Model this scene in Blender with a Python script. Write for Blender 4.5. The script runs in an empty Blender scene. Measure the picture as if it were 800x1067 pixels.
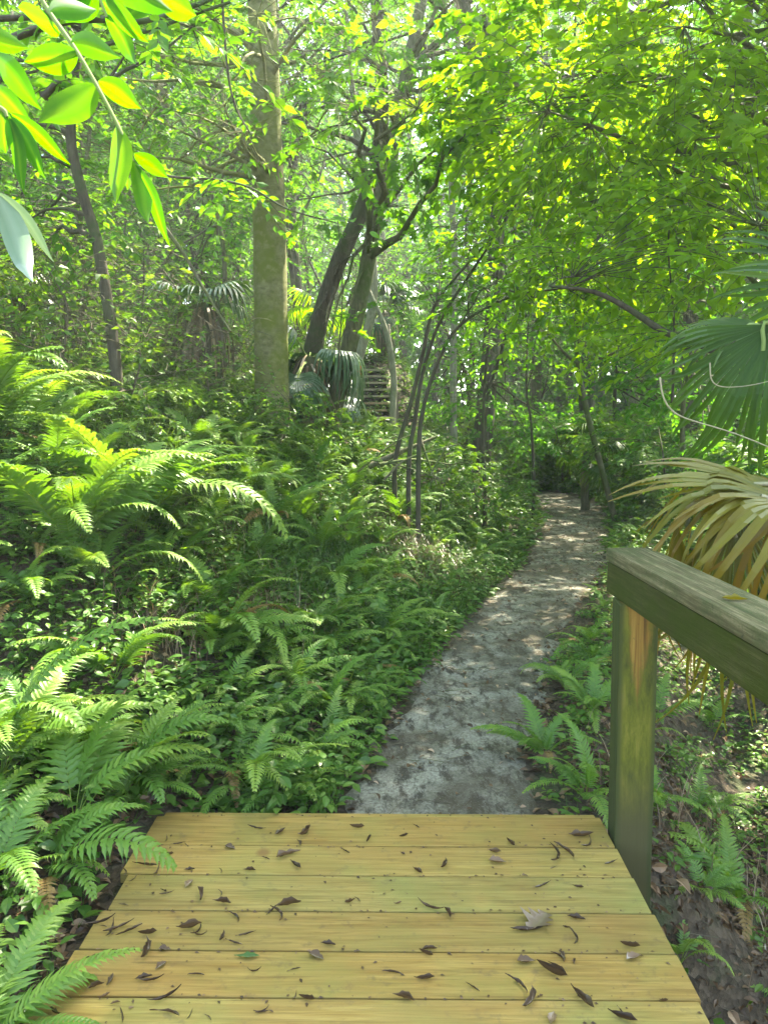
import bpy, math, random
import numpy as np
from mathutils import Vector, Matrix, Euler
R = math.radians
random.seed(7)
rng = np.random.default_rng(7)
scn = bpy.context.scene
COL = scn.collection

# ------------------------------------------------------------------ camera, world, sun, exposure
CAM_H, PITCH, FPX = 1.6, R(6.86), 802.0
cd = bpy.data.cameras.new('camera'); cam = bpy.data.objects.new('camera', cd); COL.objects.link(cam)
cd.sensor_fit = 'VERTICAL'; cd.sensor_height = 34.6; cd.lens = FPX * 34.6 / 1067.0
cd.clip_start = 0.05; cd.clip_end = 1000
cam.location = (0, 0, CAM_H); cam.rotation_euler = (R(90) - PITCH, 0, 0)
scn.camera = cam
SUN_EL, SUN_AZ = R(57), R(38)          # azimuth from +Y towards +X: the sun stands ahead and to the right
SUN_DIR = np.array([math.sin(SUN_AZ) * math.cos(SUN_EL), math.cos(SUN_AZ) * math.cos(SUN_EL), math.sin(SUN_EL)])
w = bpy.data.worlds.new('World'); scn.world = w; w.use_nodes = True
nt = w.node_tree
bg = nt.nodes['Background']
sky = nt.nodes.new('ShaderNodeTexSky'); sky.sky_type = 'NISHITA'; sky.sun_disc = False
sky.sun_elevation = SUN_EL; sky.sun_rotation = SUN_AZ
sky.air_density = 1.0; sky.dust_density = 2.0
nt.links.new(sky.outputs[0], bg.inputs[0]); bg.inputs[1].default_value = 0.15
sl = bpy.data.lights.new('sun', 'SUN'); so = bpy.data.objects.new('sun', sl); COL.objects.link(so)
sl.energy = 5.0; sl.angle = R(0.7); sl.color = (1.0, 0.95, 0.84)
so.rotation_euler = Vector(SUN_DIR).to_track_quat('Z', 'Y').to_euler()
vs = scn.view_settings
vs.view_transform = 'Standard'; vs.look = 'None'; vs.gamma = 1; vs.use_curve_mapping = False
vs.exposure = 3.08
vs.use_white_balance = True; vs.white_balance_temperature = 7250; vs.white_balance_tint = 4
cy = scn.cycles; HAZE = .002
cy.max_bounces = 8; cy.diffuse_bounces = 5; cy.transmission_bounces = 6; cy.glossy_bounces = 2
cy.sample_clamp_indirect = 6; cy.use_denoising = True; cy.caustics_reflective = False; cy.caustics_refractive = False

# ------------------------------------------------------------------ maths helpers
def at(u, v, Y):
    """photo pixel (800 x 1067) to the world point at distance Y ahead"""
    a = (u - 400) / FPX; b = (533.5 - v) / FPX
    d = np.array([a, math.cos(PITCH) + b * math.sin(PITCH), -math.sin(PITCH) + b * math.cos(PITCH)])
    return np.array([0, 0, CAM_H]) + d * (Y / d[1])
def ss(x, a, b):
    t = np.clip((np.asarray(x, float) - a) / (b - a), 0, 1); return t * t * (3 - 2 * t)
def vnoise(x, y, s=1.0, seed=0):
    """cheap smooth 2-D noise from sines, -1..1"""
    r = np.random.default_rng(seed + 991); o = 0; x = np.asarray(x, float); y = np.asarray(y, float)
    for k in range(6):
        a, b, c, d = r.uniform(-1, 1, 4); f = s * (0.7 + 0.45 * k)
        o = o + np.sin(f * (x * a * 1.7 + y * b * 1.7) + c * 9 + 1.3 * np.sin(f * (y * d - x * b)))
    return o / 4.0
def unit(v):
    v = np.asarray(v, float); return v / np.maximum(np.linalg.norm(v, axis=-1, keepdims=True), 1e-9)

PY = [-3, 2.9, 3.26, 3.88, 4.92, 6.69, 8.93, 12.2, 15.0, 17.5, 20, 40]
PX = [.1, .18, .236, .353, .63, 1.24, 2.1, 3.07, 3.7, 3.7, 2.6, -2]
PW = [.95, .92, .9, .86, .9, .98, 1.05, 1.1, 1.3, 1.3, 1.2, 1.2]
def pathx(y): return np.interp(y, PY, PX)
def pathw(y): return np.interp(y, PY, PW)
def ground_z(x, y):
    x = np.asarray(x, float); y = np.asarray(y, float)
    c, wd = pathx(y), pathw(y)
    dl = c - wd / 2 - x; dr = x - (c + wd / 2)
    z = -0.12 + 0 * x
    near = ss(y, 1.8, 4.2)
    z = z + .22 * ss(dl, .0, .9) * (.2 + .8 * near) + .72 * ss(dl, .6, 2.5) * ss(y, 2.3, 4.6) + .38 * ss(y, 5, 10) * ss(dl, .3, 2.2) + .5 * ss(-x, 1.0, 2.8) * ss(y, 3.3, 5.0) + .4 * ss(dl, 2.0, 4) * ss(y, 2.8, 4.5)
    z = z + 1.8 * ss(y, 14.5, 22) * ss(3.2 - x, 0, 4.5) + 2.0 * ss(y, 22, 60)
    z = z + .9 * ss(y, 9, 20) * ss(dr, .5, 5)
    drn = dr + 1.5 * (1 - ss(y, 2.2, 2.95)) * 1.0
    z = z - .78 * ss(drn, .25, 1.35) * (1 - ss(y, 4.2, 8.0)) * (1 - .6 * ss(x, 2.6, 5))
    k = np.exp(-((x + .19) / 1.1) ** 4) * ss(y, 13, 15.5) * (1 - ss(y, 21, 24))
    z = z * (1 - k) + k * (1.12 + .75 * np.clip(y - 17, 0, 2.6))
    z = z + .03 * vnoise(x, y, 2.2, 1) * ss(np.abs(x - c), .3, 1.0) + .012 * vnoise(x, y, 6, 2) + .15 * (1 - k) * vnoise(x, y, .5, 3) * ss(np.abs(x - c), 1.5, 5) * ss(np.hypot(x, y), 4, 9)
    return z

def lit_reject(P, r):
    """True for canopy leaves that would stand between the sun and the spots picked to be lit"""
    t = (P[:, 2] - 0.4) / SUN_DIR[2]
    gx = P[:, 0] - SUN_DIR[0] * t; gy = P[:, 1] - SUN_DIR[1] * t
    u = r.random(len(P))
    lit = np.zeros(len(P))
    for cx, cyy, rx, ry, p in LIT:
        d = ((gx - cx) / rx) ** 2 + ((gy - cyy) / ry) ** 2
        lit = np.maximum(lit, p * (1 - ss(np.sqrt(d), .8, 1.15)))
    n = vnoise(gx, gy, 5.0, 5) + .6 * vnoise(gx, gy, 11.0, 6)
    lit = np.where((lit > 0) & (n < -.55), lit * .35, lit)
    ondeck = ((gx > -1.0) & (gx < 3) & (gy < 3.4)) | ((gx > .85) & (gx < 3.2) & (gy < 5)) | ((np.abs(gx - pathx(gy)) < .8) & (gy < 13) & (P[:, 2] < np.where(gy > 6, 7.5, 5.9)))
    lit = np.where((n > 1.15) & ~ondeck, np.maximum(lit, .75), lit)     # sun flecks elsewhere
    lit = np.where((gy > 7) & (n > -.1) & ~ondeck, np.maximum(lit, .92), lit)
    lit = np.where(ondeck, lit, np.maximum(lit, .5 * ss(gy, 6, 9)))
    lit = np.where(ondeck, lit, np.maximum(lit, .5 * ss(P[:, 2], 5.2, 7.0)))
    lit = np.where((gx < -1.2) & (gx > -6) & (gy > 3), np.maximum(lit, .72), lit)
    lit = np.where(~ondeck & (P[:, 2] > 4.5) & (gy < 9) & (gx > -.5), np.maximum(lit, .8), lit)
    return (u < lit) & (P[:, 2] > 1.9)
LIT = [(-1.75, 3.6, .85, 1.5, 1.0), (-1.35, 2.3, .55, .8, .98), (-2.6, 5.4, 1.1, 1.4, .9), (-.55, 3.9, .22, .3, .95), (-.22, 3.25, .15, .2, .95),
       (-.75, 2.4, .16, .10, .8), (.45, 2.05, .14, .06, .6), (-.45, 2.68, .12, .06, .7), (-1.0, .2, .8, .7, 1), (-.3, .3, .5, .5, 1), (-4.5, 8, 2, 2, .5), (1.2, 13, 1.2, 1.5, .7), (-1.2, 15, 1.5, 2, .6), (4, 17, 1.5, 2, .6), (-.2, 17.8, .8, 1.4, .9), (-2.4, 7.4, 2.2, 1.7, .85)]  # ground spots picked to be lit; canopy gaps are shaped to suit

# ------------------------------------------------------------------ objects
def link(name, data, parent=None):
    o = bpy.data.objects.new(name, data); COL.objects.link(o)
    if parent is not None: o.parent = parent
    return o
def tag(o, label, cat, group=None, kind=None):
    if label: o['label'] = label
    if cat: o['category'] = cat
    if group: o['group'] = group
    if kind: o['kind'] = kind
    return o
def thing(name, loc, label, cat, group=None, rz=0):
    o = link(name, None); o.location = tuple(float(c) for c in loc); o.rotation_euler = (0, 0, rz); o.empty_display_size = .1
    return tag(o, label, cat, group)
def mesh_np(name, V, F, mat, tint=None, smooth=False, attr2=None):
    """V (n,3); F list of int arrays, each (m,k)"""
    me = bpy.data.meshes.new(name)
    V = np.ascontiguousarray(V, dtype=np.float32)
    Fs = [np.asarray(f, np.int32) for f in (F if isinstance(F, list) else [F]) if len(f)]
    loops = np.concatenate([f.ravel() for f in Fs]); sizes = np.concatenate([np.full(len(f), f.shape[1], np.int32) for f in Fs])
    me.vertices.add(len(V)); me.vertices.foreach_set('co', V.ravel())
    me.loops.add(len(loops)); me.loops.foreach_set('vertex_index', loops)
    st = np.concatenate([[0], np.cumsum(sizes)[:-1]]).astype(np.int32)
    me.polygons.add(len(sizes)); me.polygons.foreach_set('loop_start', st)
    me.polygons.foreach_set('use_smooth', np.full(len(sizes), smooth))
    if tint is not None:
        a = me.attributes.new('tint', 'FLOAT', 'POINT'); a.data.foreach_set('value', np.ascontiguousarray(tint, dtype=np.float32))
    me.update(calc_edges=True); me.validate()
    if mat: me.materials.append(mat)
    return me

class Geo:
    """collects numpy pieces into one mesh"""
    def __init__(s): s.V = []; s.T = []; s.Q = []; s.tint = []; s.n = 0
    def add(s, V, tris=None, quads=None, tint=.5):
        V = np.asarray(V, float)
        if tris is not None and len(tris): s.T.append(np.asarray(tris) + s.n)
        if quads is not None and len(quads): s.Q.append(np.asarray(quads) + s.n)
        s.V.append(V); s.tint.append(np.broadcast_to(np.asarray(tint, float), (len(V),)).copy()); s.n += len(V)
    def mesh(s, name, mat, smooth=False):
        F = []
        if s.T: F.append(np.concatenate(s.T))
        if s.Q: F.append(np.concatenate(s.Q))
        return mesh_np(name, np.concatenate(s.V), F, mat, np.concatenate(s.tint), smooth)
    def tube(s, pts, rad, n=8, tint=.5, wob=0.0, cap=True):
        P = np.asarray(pts, float); m = len(P); rad = np.broadcast_to(np.asarray(rad, float), (m,))
        T = np.gradient(P, axis=0); T = unit(T)
        ref = np.array([.3, .9, .1]) if abs(T[0][2]) > .5 else np.array([0, 0, 1.])
        A = unit(np.cross(T, ref)); B = np.cross(T, A)
        th = np.linspace(0, 2 * np.pi, n, endpoint=False)
        rr = rad[:, None] * (1 + (wob * rng.uniform(-1, 1, (m, n)) if wob else 0))
        V = P[:, None] + rr[..., None] * (np.cos(th)[None, :, None] * A[:, None] + np.sin(th)[None, :, None] * B[:, None])
        i = np.arange(m - 1)[:, None] * n; j = np.arange(n)[None]; k = (j + 1) % n
        Q = np.stack([i + j, i + k, i + n + k, i + n + j], -1).reshape(-1, 4)
        s.add(V.reshape(-1, 3), quads=Q, tint=tint)
    def box(s, lo, hi, M=None, tint=.5, bev=0.0):
        lo = np.array(lo, float); hi = np.array(hi, float); b = bev
        if b <= 0:
            c = np.array([[x, y, z] for z in (0, 1) for y in (0, 1) for x in (0, 1)], float)
            V = lo + c * (hi - lo)
            Q = [[0, 2, 3, 1], [4, 5, 7, 6], [0, 1, 5, 4], [2, 6, 7, 3], [0, 4, 6, 2], [1, 3, 7, 5]]; T = []
        else:
            bm = bmesh_box(lo, hi, b); V = bm[0]; Q = bm[1]; T = bm[2]
        V = np.asarray(V, float)
        if M is not None: V = V @ np.array(M)[:3, :3].T + np.array(M)[:3, 3]
        s.add(V, tris=T, quads=Q, tint=tint)
import bmesh
def bmesh_box(lo, hi, b):
    bm = bmesh.new(); bmesh.ops.create_cube(bm, size=1)
    for v in bm.verts: v.co = Vector([lo[i] + (v.co[i] + .5) * (hi[i] - lo[i]) for i in range(3)])
    bmesh.ops.bevel(bm, geom=bm.edges[:], offset=b, segments=2, affect='EDGES', profile=.7)
    bm.verts.index_update()
    V = [tuple(v.co) for v in bm.verts]; Q = [[v.index for v in f.verts] for f in bm.faces if len(f.verts) == 4]
    T = [[v.index for v in f.verts] for f in bm.faces if len(f.verts) == 3]
    bm.free(); return V, Q, T
def smooth_pts(pts, n=24):
    """Catmull-Rom through the given points"""
    P = np.asarray(pts, float); P = np.vstack([2 * P[0] - P[1], P, 2 * P[-1] - P[-2]]); out = []
    segs = len(P) - 3; k = max(2, n // segs)
    for i in range(segs):
        a, b, c, d = P[i:i + 4]
        for t in np.linspace(0, 1, k, endpoint=False):
            out.append(.5 * ((2 * b) + (c - a) * t + (2 * a - 5 * b + 4 * c - d) * t * t + (3 * b - a - 3 * c + d) * t ** 3))
    out.append(P[-2]); return np.array(out)

# ------------------------------------------------------------------ materials
def nodes(name):
    m = bpy.data.materials.new(name); m.use_nodes = True; t = m.node_tree; t.nodes.clear()
    out = t.nodes.new('ShaderNodeOutputMaterial'); return m, t, out
def N(t, typ, **kw):
    n = t.nodes.new(typ)
    for k, v in kw.items():
        if k.startswith('i_'): n.inputs[k[2:].replace('_', ' ')].default_value = v
        else: setattr(n, k, v)
    return n
def ramp(t, src, stops, interp='LINEAR'):
    r = t.nodes.new('ShaderNodeValToRGB'); r.color_ramp.interpolation = interp; e = r.color_ramp.elements
    while len(e) < len(stops): e.new(.5)
    for x, (p, c) in zip(e, stops): x.position = p; x.color = (*c, 1)
    t.links.new(src, r.inputs[0]); return r.outputs[0]
def mixc(t, f, a, b, mode='MIX'):
    m = t.nodes.new('ShaderNodeMix'); m.data_type = 'RGBA'; m.blend_type = mode
    for s, v in ((m.inputs[0], f), (m.inputs[6], a), (m.inputs[7], b)):
        if isinstance(v, bpy.types.NodeSocket): t.links.new(v, s)
        else: s.default_value = v if not isinstance(v, tuple) or len(v) == 4 else (*v, 1)
    return m.outputs[2]
def leaf_mat(name, stops, trans=.45, tcol=(1.6, 1.55, .35), gloss=.06, rough=.38, objvar=.35):
    m, t, out = nodes(name)
    a = N(t, 'ShaderNodeAttribute', attribute_name='tint')
    oi = N(t, 'ShaderNodeObjectInfo')
    ma = N(t, 'ShaderNodeMath', operation='MULTIPLY_ADD'); t.links.new(oi.outputs['Random'], ma.inputs[0]); ma.inputs[1].default_value = objvar; t.links.new(a.outputs['Fac'], ma.inputs[2])
    mb = N(t, 'ShaderNodeMath', operation='SUBTRACT'); t.links.new(ma.outputs[0], mb.inputs[0]); mb.inputs[1].default_value = objvar / 2
    c = ramp(t, mb.outputs[0], stops)
    d = N(t, 'ShaderNodeBsdfDiffuse'); t.links.new(c, d.inputs[0])
    tc = mixc(t, 1.0, c, tcol, 'MULTIPLY')
    tr = N(t, 'ShaderNodeBsdfTranslucent'); t.links.new(tc, tr.inputs[0])
    mx = N(t, 'ShaderNodeMixShader'); mx.inputs[0].default_value = trans
    t.links.new(d.outputs[0], mx.inputs[1]); t.links.new(tr.outputs[0], mx.inputs[2])
    g = N(t, 'ShaderNodeBsdfGlossy'); g.inputs['Roughness'].default_value = rough
    lw = N(t, 'ShaderNodeLayerWeight'); lw.inputs[0].default_value = .3
    mm = N(t, 'ShaderNodeMath', operation='MULTIPLY_ADD'); t.links.new(lw.outputs['Fresnel'], mm.inputs[0]); mm.inputs[1].default_value = gloss * 2.2; mm.inputs[2].default_value = gloss * .4
    m2 = N(t, 'ShaderNodeMixShader'); t.links.new(mm.outputs[0], m2.inputs[0]); t.links.new(mx.outputs[0], m2.inputs[1]); t.links.new(g.outputs[0], m2.inputs[2])
    t.links.new(m2.outputs[0], out.inputs[0]); return m
def surf(name, build, rough=.85, bump=.3, bdist=.01):
    """build(t, coord) -> (colour socket, height socket)"""
    m, t, out = nodes(name)
    tc = N(t, 'ShaderNodeTexCoord')
    c, h = build(t, tc)
    b = N(t, 'ShaderNodeBsdfPrincipled'); b.inputs['Roughness'].default_value = rough
    b.inputs['Specular IOR Level'].default_value = .3
    t.links.new(c, b.inputs['Base Color'])
    if h is not None:
        bp = N(t, 'ShaderNodeBump'); bp.inputs['Strength'].default_value = bump; bp.inputs['Distance'].default_value = bdist
        t.links.new(h, bp.inputs['Height']); t.links.new(bp.outputs[0], b.inputs['Normal'])
    t.links.new(b.outputs[0], out.inputs[0]); return m
def noise(t, vec, scale, detail=4, rough=.6, mapscale=None, dist=0):
    if mapscale is not None:
        mp = N(t, 'ShaderNodeMapping'); mp.inputs['Scale'].default_value = mapscale; t.links.new(vec, mp.inputs[0]); vec = mp.outputs[0]
    n = N(t, 'ShaderNodeTexNoise'); n.inputs['Scale'].default_value = scale; n.inputs['Detail'].default_value = detail; n.inputs['Roughness'].default_value = rough; n.inputs['Distortion'].default_value = dist
    t.links.new(vec, n.inputs['Vector']); return n.outputs[0]

M = {}
M['canopy'] = leaf_mat('canopy_leaf', [(0, (.045, .14, .018)), (.5, (.08, .21, .025)), (1, (.14, .28, .035))], .55, (2.0, 1.85, .35), .04)
M['lime'] = leaf_mat('lime_leaf', [(0, (.085, .19, .018)), (.5, (.135, .25, .022)), (1, (.20, .32, .035))], .64, (2.05, 1.95, .4), .03)
M['maple'] = leaf_mat('maple_leaf', [(0, (.06, .15, .015)), (.5, (.095, .22, .022)), (1, (.15, .27, .03))], .56, (1.9, 1.9, .35), .04)
M['back'] = leaf_mat('far_leaf', [(0, (.045, .14, .022)), (.5, (.08, .21, .032)), (1, (.14, .28, .045))], .52, (1.75, 1.8, .45), .03, objvar=.6)
M['shrub'] = leaf_mat('shrub_leaf', [(0, (.05, .12, .02)), (.5, (.085, .18, .028)), (1, (.15, .25, .04))], .45, (1.8, 1.7, .4), .05, objvar=.6)
M['fern'] = leaf_mat('fern_leaf', [(0, (.06, .14, .02)), (.5, (.105, .22, .03)), (1, (.21, .31, .05))], .42, (1.6, 1.5, .4), .07, .45, objvar=.5)
M['fern_dry'] = leaf_mat('fern_dry', [(0, (.14, .08, .03)), (1, (.28, .2, .08))], .3, (1.3, 1.1, .5), .03)
M['cover'] = leaf_mat('cover_leaf', [(0, (.035, .09, .014)), (.5, (.07, .16, .024)), (.9, (.14, .23, .04)), (1, (.22, .18, .06))], .38, (1.6, 1.5, .4), .06)
M['palm'] = leaf_mat('palm_leaf', [(0, (.03, .075, .014)), (.6, (.055, .12, .018)), (1, (.15, .22, .025))], .45, (1.9, 1.7, .35), .03, .5)
M['palmdark'] = leaf_mat('palm_leaf_blue', [(0, (.035, .085, .035)), (.6, (.06, .13, .06)), (1, (.12, .20, .09))], .3, (1.5, 1.5, .5), .08, .4)
M['palmdry'] = leaf_mat('palm_leaf_dry', [(0, (.09, .10, .010)), (.45, (.19, .17, .015)), (.75, (.19, .12, .02)), (1, (.27, .19, .045))], .4, (1.5, 1.35, .4), .04)
M['dead'] = leaf_mat('dead_leaf', [(0, (.05, .03, .018)), (.5, (.10, .06, .03)), (.8, (.22, .14, .08)), (1, (.38, .27, .18))], .12, (1.2, 1, .6), .06)
M['skirt'] = leaf_mat('palm_skirt', [(0, (.10, .07, .045)), (.5, (.20, .14, .09)), (1, (.36, .28, .18))], .15, (1.2, 1, .6), .05)
M['paleleaf'] = leaf_mat('pale_leaf', [(0, (.14, .22, .13)), (1, (.22, .30, .2))], .2, (1, 1.1, .8), .05)
M['nearleaf'] = leaf_mat('near_leaf', [(0, (.035, .13, .01)), (.5, (.055, .18, .012)), (1, (.12, .25, .02))], .66, (2.1, 2.0, .3), .015, .5)
def bark(a, b, moss, ms=.5, sc=(1, 1, .18), s=30):
    def f(t, tc):
        n1 = noise(t, tc.outputs['Object'], s, 5, .65, sc); n2 = noise(t, tc.outputs['Object'], 2.2, 4, .6)
        n3 = noise(t, tc.outputs['Object'], 9, 3, .6)
        c = ramp(t, n1, [(.3, a), (.7, b)])
        mk = ramp(t, n2, [(ms - .07, (0, 0, 0)), (ms + .12, (1, 1, 1))])
        c = mixc(t, mk, c, moss); c = mixc(t, ramp(t, n3, [(.55, (0, 0, 0)), (.75, (.6, .6, .6))]), c, b)
        return c, n1
    return f
M['bark_main'] = surf('bark_mottled', bark((.09, .085, .035), (.25, .235, .12), (.12, .14, .02), .48, (1, 1, 1.6), 11), bump=.6)
M['bark_dark'] = surf('bark_dark', bark((.035, .028, .02), (.10, .085, .06), (.05, .075, .025), .55), bump=.8)
M['bark_grey'] = surf('bark_grey', bark((.055, .05, .03), (.17, .155, .10), (.07, .10, .025), .52), bump=.7)
M['bark_pale'] = surf('bark_pale', bark((.15, .14, .10), (.34, .32, .25), (.10, .13, .05), .58), bump=.4)
M['twig'] = surf('twig', bark((.06, .05, .035), (.14, .12, .08), (.09, .11, .04), .6), bump=.2)
M['greenstem'] = surf('green_stem', bark((.14, .2, .05), (.2, .26, .08), (.2, .22, .1), .6), bump=.05)
M['dry_stem'] = surf('dry_stem', bark((.2, .17, .10), (.38, .34, .22), (.2, .2, .1), .6), bump=.1)
def f_ground(t, tc):
    o = tc.outputs['Object']
    n1 = noise(t, o, 3, 6, .65); n2 = noise(t, o, 42, 5, .7); v = N(t, 'ShaderNodeTexVoronoi'); v.inputs['Scale'].default_value = 34; t.links.new(o, v.inputs['Vector'])
    c = ramp(t, n2, [(.3, (.022, .017, .011)), (.55, (.055, .042, .027)), (.8, (.11, .085, .055))])
    c2 = ramp(t, v.outputs['Color'], [(.2, (.03, .022, .014)), (.6, (.085, .06, .038)), (1, (.17, .13, .09))])
    c = mixc(t, .45, c, c2); c = mixc(t, ramp(t, n1, [(.5, (0, 0, 0)), (.62, (.6, .6, .6))]), c, (.035, .055, .018))
    h = N(t, 'ShaderNodeMath', operation='ADD'); t.links.new(n2, h.inputs[0]); t.links.new(v.outputs['Distance'], h.inputs[1])
    return c, h.outputs[0]
M['ground'] = surf('forest_soil', f_ground, .95, .8, .02)
def f_path(t, tc):
    o = tc.outputs['Object']
    n1 = noise(t, o, 2.2, 5, .6); n2 = noise(t, o, 60, 6, .75); n3 = noise(t, o, 16, 5, .7, (1, .45, 1)); n4 = noise(t, o, 150, 3, .7)
    c = ramp(t, n2, [(.28, (.08, .07, .052)), (.5, (.24, .225, .18)), (.75, (.42, .40, .34))])
    c = mixc(t, ramp(t, n3, [(.40, (1, 1, 1)), (.52, (0, 0, 0))]), c, (.06, .05, .038))
    c = mixc(t, ramp(t, n1, [(.42, (.8, .8, .8)), (.6, (0, 0, 0))]), c, (.075, .06, .038))
    c = mixc(t, ramp(t, n4, [(.62, (0, 0, 0)), (.72, (.8, .8, .8))]), c, (.46, .45, .42))
    return c, n2
M['path'] = surf('path_sand', f_path, .95, .9, .015)
def f_deck(t, tc):
    o = tc.outputs['Object']; oi = N(t, 'ShaderNodeObjectInfo')
    mp = N(t, 'ShaderNodeMapping'); cb = N(t, 'ShaderNodeCombineXYZ')
    mu = N(t, 'ShaderNodeMath', operation='MULTIPLY'); t.links.new(oi.outputs['Random'], mu.inputs[0]); mu.inputs[1].default_value = 37
    t.links.new(mu.outputs[0], cb.inputs[0]); t.links.new(mu.outputs[0], cb.inputs[2]); t.links.new(cb.outputs[0], mp.inputs['Location']); t.links.new(o, mp.inputs[0])
    v = mp.outputs[0]
    g1 = noise(t, v, 5, 6, .6, (.5, 9, 3), 1.2); g2 = noise(t, v, 60, 4, .7, (.06, 1.6, 1)); n1 = noise(t, v, 2.6, 4, .6); n2 = noise(t, v, 22, 4, .65)
    kn = N(t, 'ShaderNodeTexVoronoi'); kn.inputs['Scale'].default_value = 2.1; kn.feature = 'F1'; t.links.new(v, kn.inputs['Vector'])
    c = ramp(t, g1, [(.3, (.18, .11, .026)), (.45, (.28, .19, .05)), (.62, (.36, .26, .08)), (.8, (.26, .18, .05))])
    c = mixc(t, ramp(t, g2, [(.35, (.45, .45, .45)), (.6, (0, 0, 0))]), c, (.17, .13, .045))
    c = mixc(t, ramp(t, n1, [(.42, (.0, .0, .0)), (.66, (.55, .55, .55))]), c, (.20, .22, .06))
    c = mixc(t, ramp(t, n2, [(.58, (0, 0, 0)), (.74, (.65, .65, .65))]), c, (.13, .10, .05))
    n5 = noise(t, v, 1.1, 5, .7); c = mixc(t, ramp(t, n5, [(.5, (0, 0, 0)), (.7, (.6, .6, .6))]), c, (.25, .15, .045)); g3 = noise(t, v, 14, 5, .75, (.12, 3.5, 1), .6); c = mixc(t, ramp(t, g3, [(.33, (.7, .7, .7)), (.43, (0, 0, 0))]), c, (.12, .08, .025))
    rb = ramp(t, oi.outputs['Random'], [(0, (.80, .72, .66)), (.25, (1, .98, .95)), (.5, (.9, .80, .70)), (.75, (1.05, 1.05, 1.05)), (1, (.8, .82, .8))]); c = mixc(t, 1.0, c, rb, 'MULTIPLY')
    c = mixc(t, ramp(t, kn.outputs['Distance'], [(.035, (.85, .85, .85)), (.07, (0, 0, 0))]), c, (.17, .09, .03))
    return c, g2
M['deck'] = surf('deck_wood', f_deck, .75, .25, .004)
def f_rail(t, tc):
    o = tc.outputs['Object']
    g = noise(t, o, 40, 6, .7, (1.4, .07, 1.4)); n = noise(t, o, 11, 7, .8, (1, .5, 1)); n2 = noise(t, o, 35, 4, .7)
    c = ramp(t, g, [(.3, (.028, .026, .011)), (.55, (.075, .07, .028)), (.8, (.16, .145, .07))])
    c = mixc(t, ramp(t, n, [(.42, (.9, .9, .9)), (.66, (.25, .25, .25))]), c, (.042, .055, .010))
    c = mixc(t, ramp(t, n2, [(.6, (0, 0, 0)), (.72, (.6, .6, .6))]), c, (.035, .04, .02))
    return c, g
M['rail'] = surf('mossy_rail_wood', f_rail, .9, .8, .006)
def f_cap(t, tc):
    o = tc.outputs['Object']
    g = noise(t, o, 40, 6, .7, (1.4, .07, 1.4)); n = noise(t, o, 13, 7, .8, (1.5, .5, 1)); n2 = noise(t, o, 45, 4, .7)
    c = ramp(t, g, [(.3, (.04, .033, .016)), (.5, (.13, .11, .06)), (.72, (.32, .265, .16))])
    c = mixc(t, ramp(t, n, [(.36, (.9, .9, .9)), (.56, (.1, .1, .1))]), c, (.07, .085, .035))
    c = mixc(t, ramp(t, n2, [(.58, (0, 0, 0)), (.7, (.7, .7, .7))]), c, (.05, .05, .03))
    return c, g
M['cap'] = surf('weathered_rail_cap', f_cap, .9, .8, .006)
def f_post(t, tc):
    o = tc.outputs['Object']; sp = N(t, 'ShaderNodeSeparateXYZ'); t.links.new(o, sp.inputs[0])
    g = noise(t, o, 34, 5, .6, (1.6, 1.6, .05), .4); n = noise(t, o, 9, 5, .7, (1.5, 1.5, .35)); n2 = noise(t, o, 60, 3, .7)
    wood = ramp(t, g, [(.38, (.09, .045, .01)), (.5, (.19, .105, .02)), (.66, (.28, .18, .04))])
    # height + |x| + noise decide algae cover
    ax = N(t, 'ShaderNodeMath', operation='ABSOLUTE'); t.links.new(sp.outputs[0], ax.inputs[0])
    m1 = N(t, 'ShaderNodeMath', operation='MULTIPLY_ADD'); t.links.new(ax.outputs[0], m1.inputs[0]); m1.inputs[1].default_value = 11.0
    m2 = N(t, 'ShaderNodeMath', operation='MULTIPLY_ADD'); t.links.new(sp.outputs[2], m2.inputs[0]); m2.inputs[1].default_value = -1.6; m2.inputs[2].default_value = -.40
    t.links.new(m2.outputs[0], m1.inputs[2])
    m3 = N(t, 'ShaderNodeMath', operation='MULTIPLY_ADD'); t.links.new(n, m3.inputs[0]); m3.inputs[1].default_value = 1.5; t.links.new(m1.outputs[0], m3.inputs[2])
    f = ramp(t, m3.outputs[0], [(.72, (0, 0, 0)), (.98, (1, 1, 1))])
    alg = ramp(t, n, [(.36, (.03, .036, .006)), (.52, (.095, .10, .010)), (.7, (.20, .17, .03))])
    low = N(t, 'ShaderNodeMath', operation='MULTIPLY_ADD'); t.links.new(sp.outputs[2], low.inputs[0]); low.inputs[1].default_value = -2.2; low.inputs[2].default_value = -1.15
    a2 = mixc(t, ramp(t, low.outputs[0], [(.15, (0, 0, 0)), (.75, (1, 1, 1))]), alg, (.06, .055, .02))
    sd = N(t, 'ShaderNodeMath', operation='MULTIPLY_ADD'); t.links.new(n, sd.inputs[0]); sd.inputs[1].default_value = .03; t.links.new(ax.outputs[0], sd.inputs[2]); a2 = mixc(t, ramp(t, sd.outputs[0], [(.062, (0, 0, 0)), (.078, (.85, .85, .85))]), a2, (.035, .045, .012))
    c = mixc(t, f, wood, a2); c = mixc(t, ramp(t, n2, [(.6, (0, 0, 0)), (.75, (.5, .5, .5))]), c, (.05, .05, .02))
    return c, g
for k_ in ('rail', 'cap'):
    for n_ in M[k_].node_tree.nodes:
        if n_.type == 'BSDF_PRINCIPLED': n_.inputs['Specular IOR Level'].default_value = .08
M['post'] = surf('algae_post_wood', f_post, .85, .5, .005)
M['oldwood'] = surf('old_wood', bark((.10, .085, .06), (.24, .20, .15), (.12, .13, .07), .6), bump=.4)
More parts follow.
